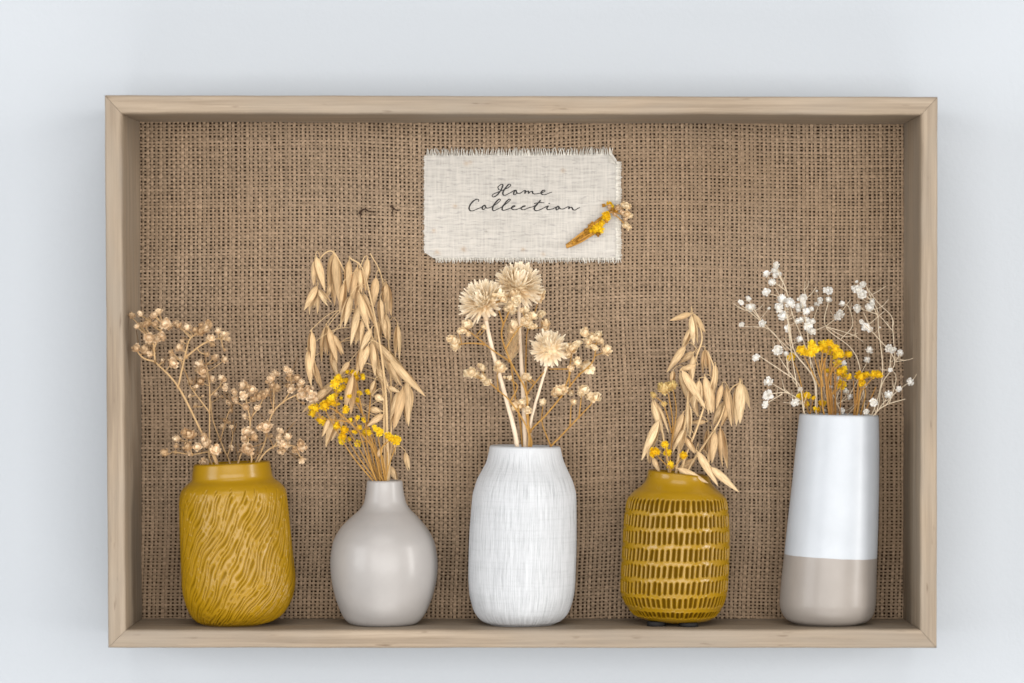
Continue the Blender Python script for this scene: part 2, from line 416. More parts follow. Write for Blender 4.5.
for j in range(ny + 1):
    for i in range(nx + 1):
        t = j / ny; yy = 155.5 + (258.2 - 155.5) * t; a, b = left_x(yy), right_x(yy); xx = a + (b - a) * i / nx
        yy2 = yy + (1 - t) * (-1.2 * (i / nx)) + 0.25 * math.sin(xx * 0.5)
        verts.append(LP(xx, yy2)); uv.append(((xx - 424) * PX, (yy) * PX))
        c = np.array([1.0, 1.0, 1.0])
        for k, (sx, sy, sr) in enumerate(stains):
            g = math.exp(-((xx - sx) ** 2 + (yy - sy) ** 2) / (sr * sr)); g *= 0.75 + 0.25 * math.sin(xx * 3 + yy * 2)
            c *= 1 - g * (np.array([0.16, 0.33, 0.48]) if k < 9 else np.array([0.6, 0.6, 0.6]))
        cols.append(tuple(c))
for j in range(ny):
    for i in range(nx):
        a = j * (nx + 1) + i; faces.append((a, a + nx + 1, a + nx + 2, a + 1))
mb.add(verts, faces, cols, uv); mb.build("fabric", M["linen"], lab)
mb = MB()
def fray(x, y, dx, dy, ln, w=0.00024):
    lean = random.gauss(0, 0.22); px_, py_ = -dy, dx
    ps = []
    for k in range(5):
        t = k / 4; ps.append(LP(x + (dx + lean * px_ * t) * ln * t - dx * 0.8 * (1 - t), y + (dy + lean * py_ * t) * ln * t - dy * 0.8 * (1 - t), 0.0002 * (1 - t) - 0.0006 * t * random.random()))
    g = random.uniform(0.7, 1.1); tube(mb, ps, w, w * 0.5, 4, (g, g, g * 0.98))
x = 427.0
while x < 612:
    fray(x, 155.6 - 1.2 * (x - 424) / 192, 0, -1, random.uniform(5.4, 8.0) if random.random() < .92 else 3.5, random.uniform(.00028, .00042)); x += random.uniform(0.9, 2.0)
x = 436.0
while x < 620:
    fray(x, 258.2, 0, 1, random.uniform(3.2, 5.6), random.uniform(.00024, .00038)); x += random.uniform(0.8, 1.7)
y = 162.0
while y < 259:
    fray(right_x(y), y, 1, 0, random.uniform(3.6, 5.6), random.uniform(.00034, .00046)); y += random.uniform(0.7, 1.15)
y = 156.5
while y < 253:
    if random.random() < .6: fray(left_x(y), y, -1, 0, random.uniform(0.4, 1.6)); 
    y += random.uniform(1.0, 2.2)
for k in range(5):                                                                # cross threads still held in the fringes
    xx = 617.5 + k * 0.8; tube(mb, [LP(xx + 0.2 * math.sin(q), q, 0.0002) for q in np.arange(162, 258, 4)], 0.00016, 0.00016, 4, (.95, .93, .9))
tube(mb, [LP(q, 259.3 + 0.2 * math.sin(q), 0.0002) for q in np.arange(436, 619, 4)], 0.00016, 0.00016, 4, (.95, .93, .9))
mb.build("fringe", M["thread"], lab)
mb = MB()                                                                         # turned-over corner
fold = []
for t in np.linspace(0, 1, 7):
    a = np.array([608.5, 153.2]) * (1 - t) + np.array([617.2, 165.0]) * t
    b = a + np.array([-3.2, 2.4]) * math.sin(math.pi * min(1, t * 1.05)) * 1.1
    fold += [LP(a[0], a[1], 0.0007), LP((a[0] + b[0]) / 2, (a[1] + b[1]) / 2, 0.0016), LP(b[0], b[1], 0.0009)]
mb.add(fold, [(3 * k + m, 3 * k + m + 1, 3 * k + m + 4, 3 * k + m + 3) for k in range(6) for m in (0, 1)], (1.0, 1.0, .98), [(p[0], p[2]) for p in fold])
mb.build("folded_corner", M["linen"], lab)
h6, h7, h8 = crop(490, 180, 15.75), crop(465, 194, 17.07), crop(520, 194, 15.75)
strokes = [
    [h6(*p) for p in [(132, 142), (124, 115), (150, 85), (188, 68), (202, 88), (176, 150), (132, 215), (82, 258), (45, 266), (34, 245), (65, 215), (130, 190), (200, 160), (270, 130), (322, 92), (322, 70), (290, 72), (245, 125), (205, 190), (210, 235), (250, 236), (330, 195), (378, 165), (412, 160), (382, 182), (374, 224), (404, 226), (420, 190), (408, 168), (430, 205), (470, 210), (530, 172), (556, 166), (550, 212), (572, 186), (604, 174), (608, 210), (636, 186), (668, 178), (672, 205), (700, 220), (750, 215), (805, 204), (862, 178), (858, 160), (830, 166), (806, 195), (820, 226), (870, 230), (930, 206), (976, 190)]],
    [h7(*p) for p in [(226, 132), (236, 105), (205, 88), (150, 115), (95, 175), (70, 235), (85, 280), (132, 286), (200, 260), (280, 225), (345, 188), (308, 205), (294, 246), (316, 266), (346, 240), (352, 206), (342, 196), (370, 240), (440, 226), (530, 175), (602, 110), (590, 88), (550, 115), (490, 190), (470, 255), (490, 286), (550, 260), (620, 226), (700, 170), (772, 106), (760, 88), (720, 115), (652, 200), (634, 255), (652, 280), (712, 265), (792, 236), (848, 214), (850, 198), (825, 204), (794, 236), (815, 263), (870, 266), (940, 240)]]
    + [h8(*p) for p in [(30, 212), (86, 188), (55, 190), (20, 216), (26, 241), (70, 246), (140, 216), (230, 188), (322, 98), (272, 160), (225, 225), (250, 263), (310, 250), (400, 206), (442, 188), (424, 226), (442, 246), (510, 236), (560, 212), (602, 188), (570, 214), (575, 250), (604, 238), (608, 196), (630, 230), (680, 236), (740, 206), (772, 203), (770, 232), (800, 208), (817, 214), (835, 246), (872, 251), (910, 226), (946, 214)]],
    [h8(*p) for p in [(222, 152), (290, 136), (382, 139)]],
    [h8(*p) for p in [(448, 148), (474, 147)]],
    [h6(*p) for p in [(132, 142), (140, 150), (150, 140)]],
]
mb = MB()
for st in strokes:
    P = cr([np.array([x, y]) for x, y in st], 7); n = len(P); verts = []
    for i, p in enumerate(P):
        d = P[min(i + 1, n - 1)] - P[max(i - 1, 0)]; d = d / (np.linalg.norm(d) + 1e-9)
        nb = np.array([-d[1], d[0]]); hw = 0.42 + 0.34 * max(0, d[1]) + 0.05 * math.sin(i * 0.9)
        nb = nb * hw
        verts += [LP(p[0] - nb[0], p[1] - nb[1], 0.00016 + 1e-7 * i), LP(p[0] + nb[0], p[1] + nb[1], 0.00016 + 1e-7 * i)]
    mb.add(verts, [(2 * i, 2 * i + 1, 2 * i + 3, 2 * i + 2) for i in range(n - 1)])
mb.build("lettering", M["ink"], lab, smooth=False)

# ------------------------------------------------------------------ vases
def vase_grid(rings, Yc, nseg, nrow, ysq=1.0):
    """rings: (yL, xL, yR, xR) in photo pixels, top to bottom -> rings of points at the vase's own depth"""
    P = np.array(cr([np.array(r, float) for r in rings], 14))
    mid = np.stack([(P[:, 1] + P[:, 3]) / 2, (P[:, 0] + P[:, 2]) / 2], 1); hw = (P[:, 3] - P[:, 1]) / 2
    seg = np.hypot(np.diff(hw), np.diff(mid[:, 1])); L = np.concatenate([[0], np.cumsum(seg)])
    T = np.linspace(0, L[-1], nrow); Q = np.stack([np.interp(T, L, P[:, k]) for k in range(4)], 1)
    th = math.pi / 2 + 2 * math.pi * np.arange(nseg) / nseg
    A = np.array([W(q[1], q[0], Yc) for q in Q]); Bq = np.array([W(q[3], q[2], Yc) for q in Q])
    c = (A + Bq) / 2; h = (Bq - A) / 2; r = np.linalg.norm(h, axis=1)
    G = c[:, None, :] + np.cos(th)[None, :, None] * h[:, None, :] + (np.sin(th)[None, :] * r[:, None] * ysq)[:, :, None] * np.array([0, 1, 0])
    out = np.stack([np.cos(th), np.sin(th), np.zeros(nseg)], 1)
    return G, out, c, r, th, Q, T * PX
def grid_normals(G):
    du = np.roll(G, -1, 1) - np.roll(G, 1, 1); dv = np.gradient(G, axis=0); n = np.cross(dv, du)
    n /= np.linalg.norm(n, axis=2, keepdims=True) + 1e-12
    return n
def vase_parts(G, cols, uv, splits):
    """faces of a closed-in-theta grid cut at the given rows -> list of (V, F, C, UV)"""
    nr, ns = G.shape[:2]; res = []
    for a, b in splits:
        g = G[a:b + 1]; n = b - a + 1
        g2 = np.concatenate([g, g[:, :1]], 1); c2 = np.concatenate([cols[a:b + 1], cols[a:b + 1, :1]], 1)
        u = uv[a:b + 1]; u2 = np.concatenate([u, u[:, :1]], 1).copy(); u2[:, -1, 0] += u[:, 1, 0] * 0 + (u[:, 1, 0] - u[:, 0, 0]) * ns
        idx = np.arange(n * (ns + 1)).reshape(n, ns + 1)
        F = np.stack([idx[:-1, :-1], idx[1:, :-1], idx[1:, 1:], idx[:-1, 1:]], -1).reshape(-1, 4)
        res.append((g2.reshape(-1, 3), F, c2.reshape(-1, 3), u2.reshape(-1, 2)))
    return res
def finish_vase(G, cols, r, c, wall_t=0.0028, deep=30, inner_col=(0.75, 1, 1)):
    """adds rounded lip + inner wall above the outer rows, and a closed base below"""
    top = G[0]; tc = c[0]; ins = []; n = top.shape[0]
    h = top - tc
    for k in range(1, 7):
        a = math.pi * k / 6; s = 1 - wall_t / r[0] * (1 - math.cos(a)) / 2
        ins.append(tc + h * s + np.array([0, 0, 1]) * wall_t * 0.45 * math.sin(a))
    for k in range(1, 9): ins.append(tc + h * (1 - wall_t / r[0]) * 1.0 - np.array([0, 0, 1]) * deep * 0.001 * k / 8)
    ins = np.array(ins[::-1])
    bot = G[-1]; bc = bot.mean(0); bs = [bc + (bot - bc) * s + np.array([0, 0, 1]) * z for s, z in ((0.985, -0.0003), (0.93, -0.0003), (0.9, 0.0006), (0.5, 0.0006), (0.01, 0.0006))]
    bs = np.array(bs)
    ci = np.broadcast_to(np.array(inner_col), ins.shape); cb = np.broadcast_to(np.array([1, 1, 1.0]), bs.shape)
    return np.concatenate([ins, G, bs]), np.concatenate([ci, cols, cb]), len(ins)
def vase_uv(Gn, ns, R0, hs, ni, nb):
    nr = Gn; u = np.zeros((nr, ns, 2)); u[:, :, 0] = np.arange(ns)[None, :] / ns * 2 * math.pi * R0
    hh = np.concatenate([np.linspace(-0.04, -0.0005, ni), hs, hs[-1] + np.linspace(0.001, 0.02, nb)]); u[:, :, 1] = hh[:, None]
    return u

SHELF = 624.0
# --- mustard vase with wavy carved strokes
ring1 = [(466.2, 193.8, 462.6, 269.6), (474, 192.6, 470.5, 271), (480.5, 191.8, 477.5, 273), (486, 185.8, 483.5, 280.5), (492, 181.2, 489.5, 285), (500, 179.8, 498, 286.6), (507, 179.6, 506, 287.6), (545, 180.6, 545, 291.6), (575, 181.8, 575, 294.8), (590, 182.8, 589, 294.2), (603, 185.8, 602, 290.4), (614, 190.5, 613.5, 283), (621, 196.5, 620.5, 273), (624, 203, 624, 262)]
def carved_vase():
    Yc = 0.0365; ns, nr = 760, 430
    G, out, c, r, th, Q, hs = vase_grid(ring1, Yc, ns, nr, 0.985)
    N = grid_normals(G); R0 = 0.0345; P = 2 * math.pi * R0
    a = np.arange(ns) / ns * P; midy = (Q[:, 0] + Q[:, 2]) / 2
    hrow = hs; dep = np.zeros((nr, ns)); da = P / ns; dh = hs[1] - hs[0]
    h_top = np.interp(497, midy, hs); h_bot = hs[-1] - 0.002
    A = np.broadcast_to(a[None, :], (nr, ns)); Hh = np.broadcast_to(hs[:, None], (nr, ns)); al = R(61)
    u = A * math.sin(al) + Hh * math.cos(al); v = A * math.cos(al) - Hh * math.sin(al)
    u = u + 0.0009 * np.sin(v * 185 + 0.6 + u * 75) + 0.0009 * np.sin(v * 120 - u * 110 + 2) + 0.00022 * np.sin(v * 480 + u * 330)
    lam = 0.00235; sp = u / lam + 0.22 * np.sin(u * 900 + v * 130); k = np.floor(sp).astype(int); fr = sp - k - 0.5
    tab = rng.random((3, 400)); kk = k % 400
    ln = 0.028 + 0.016 * tab[0][kk]; ph = tab[1][kk] * 9
    w0 = v / ln + ph + 0.1 * np.sin(v * 900); env = np.clip(np.abs(np.sin(math.pi * w0)) * 1.9, 0, 1) ** 0.9
    wd = 0.19 + 0.06 * tab[2][kk]; wd = wd * (0.55 + 0.45 * env)
    fade = np.clip((Hh - (h_top - 0.004) + 0.003 * np.sin(A * 700) + 0.002 * np.sin(A * 1900)) / 0.004, 0, 1) * np.clip((h_bot - Hh) / 0.002, 0, 1)
    dep = np.exp(-(fr / wd) ** 2) * env * fade * (0.7 + 0.3 * np.sin(u * 330 + v * 200) ** 2)
    # raised lips between grooves
    bl = dep.copy()
    for _ in range(6): bl = (np.roll(bl, 1, 1) + np.roll(bl, -1, 1) + np.roll(bl, 1, 0) + np.roll(bl, -1, 0) + bl) / 5
    G = G - N * (dep * 0.0008)[:, :, None] + N * ((bl - dep).clip(0, 1) * 0.00025)[:, :, None]
    wob = np.sin(th * 2 + 1)[None, :] * 0.0002 + np.sin(th * 5)[None, :] * 0.00008
    G = G + out[None] * wob[:, :, None]
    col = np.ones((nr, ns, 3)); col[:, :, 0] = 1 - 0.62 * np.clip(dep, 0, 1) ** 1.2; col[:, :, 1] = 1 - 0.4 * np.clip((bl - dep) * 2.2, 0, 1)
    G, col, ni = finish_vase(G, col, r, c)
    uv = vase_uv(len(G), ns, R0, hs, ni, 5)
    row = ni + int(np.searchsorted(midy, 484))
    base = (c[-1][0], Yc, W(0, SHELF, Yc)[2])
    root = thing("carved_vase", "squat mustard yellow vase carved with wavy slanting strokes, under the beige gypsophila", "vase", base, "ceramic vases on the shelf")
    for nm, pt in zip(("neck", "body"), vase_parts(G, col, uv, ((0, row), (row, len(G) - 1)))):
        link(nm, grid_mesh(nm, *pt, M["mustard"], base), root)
    return root
carved_vase()

# --- warm grey bottle vase
ring2 = [(482, 366.7, 482, 402.4), (490, 366, 490, 403.2), (498, 364.8, 498, 404.8), (504, 363.2, 504, 406.6), (510, 359, 510, 410.6), (515, 353.4, 515, 415.8), (521, 346.8, 521, 421.2), (528, 340.4, 528, 426.8), (537, 334.9, 537, 432.2), (546, 331.9, 546, 435.3), (561, 330.1, 561, 437.4), (577, 331, 577, 436.8), (591, 333.6, 591, 434), (602, 336.8, 602, 430.4), (612, 340.8, 612, 426), (618.5, 344.4, 618.5, 421.6), (622.6, 348.6, 622.6, 417.2), (624.2, 353, 624.2, 412.5)]
def bottle_vase():
    Yc = 0.037; ns, nr = 160, 140
    G, out, c, r, th, Q, hs = vase_grid(ring2, Yc, ns, nr)
    G = G + out[None] * (np.sin(th * 3 + 0.6)[None, :] * 0.00015 + np.sin(th * 2)[None, :] * np.sin(hs * 60)[:, None] * 0.0002)[:, :, None]
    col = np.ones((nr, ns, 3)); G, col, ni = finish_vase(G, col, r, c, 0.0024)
    uv = vase_uv(len(G), ns, 0.03, hs, ni, 5)
    (pt,) = vase_parts(G, col, uv, ((0, len(G) - 1),)); base = (c[-1][0], Yc, W(0, SHELF, Yc)[2])
    o = link("bottle_vase", grid_mesh("bottle_vase", *pt, M["grey"], base)); o.location = base
    return tag(o, "round warm grey bottle vase with a narrow neck, holding oats and yellow flowers", "vase", "ceramic vases on the shelf")
bottle_vase()

# --- white scratched vase
ring3 = [(447.2, 489.5, 448.6, 560.6), (454, 488.2, 455, 562), (462, 486.2, 462, 564), (470, 482, 471, 568), (478.5, 477.4, 480, 572.2), (488, 474.2, 489, 575), (498, 472.2, 498, 576.3), (534, 469.4, 534, 576.8), (570, 468.4, 570, 576), (590, 469, 590, 574.8), (602, 471.2, 602, 572.4), (612, 474.6, 613, 568), (620, 481, 620, 561.5), (624, 490, 624, 553)]
def scratched_vase():
    Yc = 0.037; ns, nr = 900, 260
    G, out, c, r, th, Q, hs = vase_grid(ring3, Yc, ns, nr); N = grid_normals(G)
    P = 2 * math.pi * 0.0325; dep = np.zeros((nr, ns)); H = hs[-1]
    for zone in range(3):
        for _ in range(900 if zone != 1 else 1000):
            m = random.randrange(ns)
            if zone == 0: h0 = random.uniform(0.002, 0.016); ln = random.uniform(0.006, 0.016)
            elif zone == 1: h0 = random.uniform(0.01, H - 0.03); ln = random.uniform(0.015, 0.045)
            else: h0 = random.uniform(H - 0.032, H - 0.008); ln = random.uniform(0.006, 0.02)
            st = random.uniform(0.2, 1.0) ** 1.6; k0 = int(h0 / H * nr); k1 = min(nr - 1, int((h0 + ln) / H * nr)); sl = random.gauss(0, 0.03 if zone == 1 else 0.06)
            for k in range(k0, k1):
                t = (k - k0) / max(1, k1 - k0); mm = int(m + sl * (k - k0)) % ns
                dep[k, mm] = max(dep[k, mm], st * math.sin(math.pi * t) ** 0.5)
    dep = np.maximum(dep, 0.55 * (np.roll(dep, 1, 1)))
    hz = np.zeros_like(dep)
    for _ in range(620):
        k = random.randrange(int(nr * .1), int(nr * .95)); m = random.randrange(ns); ln = random.randrange(20, 160); st = random.uniform(0.1, 0.35)
        ix = np.arange(m, m + ln) % ns; hz[k, ix] = np.maximum(hz[k, ix], st)
    a = np.arange(ns) / ns * P; H2 = hs[:, None]
    reg = np.clip(np.sin(2 * math.pi * a[None, :] / 0.00128 + 1.1 * np.sin(H2 * 95 + a[None, :] * 60) + 0.8 * np.sin(H2 * 41 + a[None, :] * 190)), 0, 1) ** 2
    reg *= 0.30 + 0.28 * np.sin(a[None, :] * 410 + H2 * 35) * np.sin(H2 * 130 + a[None, :] * 130)
    reg *= np.clip(np.sin(np.clip((H2 - 0.012) / (H - 0.020), 0, 1) * math.pi) * 3, 0.25, 1); dep = np.clip(np.maximum(dep * 0.75, reg), 0, 1)
    G = G - N * ((dep + 0.5 * hz) * 0.00022)[:, :, None]
    G = G + out[None] * (np.sin(th * 3 + 0.2)[None, :] * np.sin(hs * 50 + 1)[:, None] * 0.00025)[:, :, None]
    v = 1 - 0.34 * dep - 0.20 * hz; col = np.stack([v, v, v * 1.0], -1)
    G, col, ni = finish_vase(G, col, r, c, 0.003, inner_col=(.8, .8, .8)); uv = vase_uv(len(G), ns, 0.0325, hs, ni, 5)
    (pt,) = vase_parts(G, col, uv, ((0, len(G) - 1),)); base = (c[-1][0], Yc, W(0, SHELF, Yc)[2])
    o = link("scratched_vase", grid_mesh("scratched_vase", *pt, M["scratched"], base)); o.location = base
    return tag(o, "matt white vase scored with fine upright scratches, between the grey bottle and dimpled vase", "vase", "ceramic vases on the shelf")
scratched_vase()

# --- mustard vase with rows of dimples, leaning on its pads
ring4 = [(471.2, 648, 477.6, 709.2), (477, 647, 482.6, 711), (482, 644.6, 486.6, 714), (487, 639.6, 491, 718.6), (491.5, 633.6, 494.5, 722.6), (499, 627.8, 500, 726.2), (510, 625.4, 510.5, 728), (526, 623.6, 527, 729), (543, 622.8, 543, 729.3), (560, 621.8, 560, 729), (588, 620.6, 586, 727.6), (598, 622.8, 598, 725.4), (607, 627.6, 608, 721.4), (614.5, 634, 616, 715.6), (618, 640.5, 620, 709), (619, 646, 621, 703)]
def dimpled_vase():
    Yc = 0.037; ns, nr = 900, 420
    G, out, c, r, th, Q, hs = vase_grid(ring4, Yc, ns, nr); N = grid_normals(G)
    midy = (Q[:, 0] + Q[:, 2]) / 2; dep = np.zeros((nr, ns)); lipf = np.zeros((nr, ns)); A = np.arange(ns) / ns
    rows_y = [503.2, 519.2, 535.2, 551.8, 568.2, 584.4, 599.6, 612.0]; nd = 59
    for ri, y in enumerate(rows_y):
        h0 = np.interp(y, midy, hs); shift = (0.5 if ri % 2 else 0.0) + random.uniform(-.12, .12)
        hl = 0.0037 if ri < 6 else (0.0034 if ri == 6 else 0.0024)
        for d in range(nd):
            aa = ((d + shift + random.uniform(-.08, .08)) / nd) % 1; rr = r[int(np.searchsorted(hs, h0))]
            hh = h0 + random.uniform(-.0004, .0004); hl2 = hl * random.uniform(0.88, 1.08); wd = 0.00098 * random.uniform(0.88, 1.1); sl = random.gauss(0.04, 0.03)
            k0, k1 = np.searchsorted(hs, [hh - hl2 - .0015, hh + hl2 + .0015]); m0 = int(aa * ns); w = 14
            cc = np.arange(m0 - w, m0 + w + 1); Y = (hs[k0:k1] - hh)[:, None]; X = ((cc / ns - aa) * 2 * math.pi * rr)[None, :] + sl * Y
            D = np.hypot(X, np.maximum(0, np.abs(Y) - (hl2 - wd))) / wd
            val = 1 / (1 + np.exp((D - 1.0) * 6)); lv = np.exp(-((D - 1.55) / 0.35) ** 2)
            ix = np.ix_(np.arange(k0, k1), cc % ns); dep[ix] = np.maximum(dep[ix], val); lipf[ix] = np.maximum(lipf[ix], lv)
    lipf *= 1 - dep
    G = G - N * (dep * 0.00065)[:, :, None] + N * (lipf * 0.00018)[:, :, None]
    col = np.ones((nr, ns, 3)); col[:, :, 0] = 1 - 0.99 * dep ** 0.7; col[:, :, 1] = 1 - 0.14 * lipf
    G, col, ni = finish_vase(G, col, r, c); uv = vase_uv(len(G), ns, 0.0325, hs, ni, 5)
    row = ni + int(np.searchsorted(midy, 487.5)); zb = W(0, SHELF, Yc)[2]; base = (c[-1][0], Yc, zb)
    root = thing("dimpled_vase", "mustard yellow vase with rows of dark upright dimples, tilted on small dark pads", "vase", base, "ceramic vases on the shelf")
    for nm, pt in zip(("neck", "body"), vase_parts(G, col, uv, ((0, row), (row, len(G) - 1)))):
        link(nm, grid_mesh(nm, *pt, M["mustard_dimple"], base), root)
    for (px, dy) in ((655, -0.0145), (687, -0.017), (672, 0.012)):
        p = W(px, SHELF, Yc); zt = p[2] + 0.0032 - 0.0006 * (px - 650) / 40; m = MB(); k = 20
        vs = []; fs = []
        for (rr, z) in ((0.0054, zb), (0.0057, zb + 0.0005), (0.0057, zt - 0.0004), (0.0053, zt)):
            for j in range(k): vs.append((p[0] + rr * math.cos(j * 6.2832 / k), Yc + dy + rr * 0.8 * math.sin(j * 6.2832 / k), z))
        for q in range(3):
            for j in range(k): fs.append((q * k + j, q * k + (j + 1) % k, (q + 1) * k + (j + 1) % k, (q + 1) * k + j))
        fs.append(tuple(range(k - 1, -1, -1))); fs.append(tuple(3 * k + j for j in range(k))); m.add(vs, fs)
        m.build("foot_pad", M["pad"], root)
    return root
dimpled_vase()

# --- tall two-tone vase
ring5 = [(415.4, 799.4, 416.8, 878.3), (420, 798.9, 421.5, 878.6), (450, 795.8, 450, 878.9), (483, 792.4, 483, 878.6), (520, 788.2, 522, 877.8), (552, 784.7, 556, 876.8), (578, 781.7, 579, 876.2), (597, 780, 598, 875.8), (606, 780, 607, 875), (614, 782.6, 615, 872.6), (620, 787.5, 620.6, 867.5), (624, 797, 624.2, 858)]
def two_tone_vase():
    Yc = 0.037; ns, nr = 200, 200
    G, out, c, r, th, Q, hs = vase_grid(ring5, Yc, ns, nr)
    G = G + out[None] * (np.sin(th * 2 + 0.6)[None, :] * np.sin(hs * 30)[:, None] * 0.0003)[:, :, None]
    midy = (Q[:, 0] + Q[:, 2]) / 2; cut = int(np.searchsorted(midy, 554.5))
    G[:, :, 2] += np.exp(-((np.arange(nr) - cut) / 9.0) ** 2)[:, None] * (0.00012 * np.sin(th * 3 + 1) + 0.00005 * np.sin(th * 11 + 2) + 0.00003 * np.sin(th * 23))[None, :]
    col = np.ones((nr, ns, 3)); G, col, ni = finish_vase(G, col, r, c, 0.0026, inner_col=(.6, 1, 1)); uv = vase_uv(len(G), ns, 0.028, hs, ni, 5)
    base = (c[-1][0], Yc, W(0, SHELF, Yc)[2])
    root = thing("two_tone_vase", "tall tapering white vase with a taupe dipped base, beside the end board", "vase", base, "ceramic vases on the shelf")
    for nm, pt, mt in zip(("white_body", "dipped_base"), vase_parts(G, col, uv, ((0, ni + cut), (ni + cut, len(G) - 1))), ("white", "taupe")):
        link(nm, grid_mesh(nm, *pt, M[mt], base), root)
    return root
two_tone_vase()

# ------------------------------------------------------------------ dried flowers: heads
def petal(mb, az, phi, L, w, cup, curl, base_r=0.06, prof=(0.3, 0.85, 1.0, 0.5), col=(1, 1, 1), jit=0.04, tip=None):
    d = np.array([math.sin(phi) * math.cos(az), math.sin(phi) * math.sin(az), math.cos(phi)])
    s = np.array([-math.sin(az), math.cos(az), 0.0]); n = np.cross(s, d)       # n points inwards / up
    n = -n if n[2] < 0 else n
    rows = len(prof); verts = []; cols = []
    for i in range(rows):
        t = i / (rows - 1)
        for c in (-1, 0, 1):
            p = d * (base_r + L * t) + n * (curl * t * t) + s * (w * prof[i] * c) + n * (cup * c * c * prof[i])
            p = p + rng.normal(size=3) * jit * (0.3 + t) * L
            verts.append(p); k = (1 - t) * 0.85 + t if tip is None else 1
            cc = np.array(col) if tip is None else np.array(col) * (1 - t) + np.array(tip) * t
            cols.append(tuple(cc))
    faces = [(i * 3 + c, i * 3 + c + 1, (i + 1) * 3 + c + 1, (i + 1) * 3 + c) for i in range(rows - 1) for c in (0, 1)]
    mb.add(verts, faces, cols)
def blob(mb, cen, r, col, sq=1.0, nu=8, nv=5):
    vs = []; fs = []
    for i in range(nv + 1):
        f = math.pi * i / nv
        for j in range(nu):
            a = 2 * math.pi * j / nu; k = r * (1 + rng.normal() * 0.06)
            vs.append((cen[0] + k * math.sin(f) * math.cos(a), cen[1] + k * math.sin(f) * math.sin(a), cen[2] + k * sq * math.cos(f)))
    for i in range(nv):
        for j in range(nu): fs.append((i * nu + j, i * nu + (j + 1) % nu, (i + 1) * nu + (j + 1) % nu, (i + 1) * nu + j))
    mb.add(vs, fs, col)
GA = 2.39996
def bloom(kind, mat, seed):
    """unit-radius flower head, axis +Z"""
    m = MB(); st = random.Random(seed)
    n, span, wid, core, lift, rag = {"gyp": (24, 0.85, 0.40, 0.60, 0.42, 0.11), "white": (38, 0.75, 0.31, 0.56, 0.46, 0.12), "yellow": (44, 0.5, 0.20, 0.64, 0.38, 0.11)}[kind]
    base_t = {"gyp": (.88, .80, .70), "white": (.95, .92, .86), "yellow": (.9, .8, .7)}[kind]
    blob(m, (0, 0, -0.04), core, base_t, 1.0, 10, 7)
    for k in range(n):
        u = (k + 0.5) / n; phi = math.acos(1 - 1.75 * u) + st.gauss(0, .10); az0 = k * GA + st.gauss(0, .2); g = st.uniform(0.84, 1.08); vs = []; cs = []
        sc = st.uniform(0.78, 1.18); tw = st.gauss(0, .35)
        for i in range(4):
            t = i / 3; ph = phi + (0.5 - t) * span; rr = (core - 0.02 + lift * sc * t ** 1.4); w = wid * sc * (0.55, 1.0, 1.05, 0.55)[i]
            for c in (-1, 0, 1):
                az = az0 + tw * t * 0.6 + c * w / max(0.30, math.sin(max(0.05, abs(ph))))
                q = np.array([math.sin(ph) * math.cos(az), math.sin(ph) * math.sin(az), math.cos(ph)]) * (rr - 0.05 * c * c * (1 - t) + st.gauss(0, rag * (0.3 + t)) * 0.6)
                vs.append(q); cs.append(tuple(np.array(base_t) * g * (1 - t) + np.array([g, g, g]) * t))
        m.add(vs, [(i * 3 + c, i * 3 + c + 1, (i + 1) * 3 + c + 1, (i + 1) * 3 + c) for i in range(3) for c in (0, 1)], cs)
    blob(m, (0, 0, -core - 0.05), 0.26, tuple(x * .75 for x in base_t), 1.4)
    return m.mesh(kind + "_head", mat)
HEADS = {}
for nm, kd, mt in (("gyp", "gyp", "gyp"), ("cream", "gyp", "cream"), ("white", "white", "whiteg"), ("yellow", "yellow", "yellow"), ("pale", "yellow", "pale"), ("ochre", "yellow", "ochre")):
    HEADS[nm] = [bloom(kd, M[mt], 100 + q) for q in range(5)]

def place_head(root, kind, P, axis, r, name="flower_head"):
    o = link(name, random.choice(HEADS[kind]), root)
    a = Vector(axis).normalized(); q = a.to_track_quat('Z', 'Y') @ Quaternion((0, 0, 1), random.uniform(0, 6.28))
    o.rotation_mode = 'QUATERNION'; o.rotation_quaternion = q; o.location = Vector(P) - root.location
    o.scale = (r * random.uniform(.85, 1.2), r * random.uniform(.85, 1.2), r * random.uniform(.75, 1.05)); return o

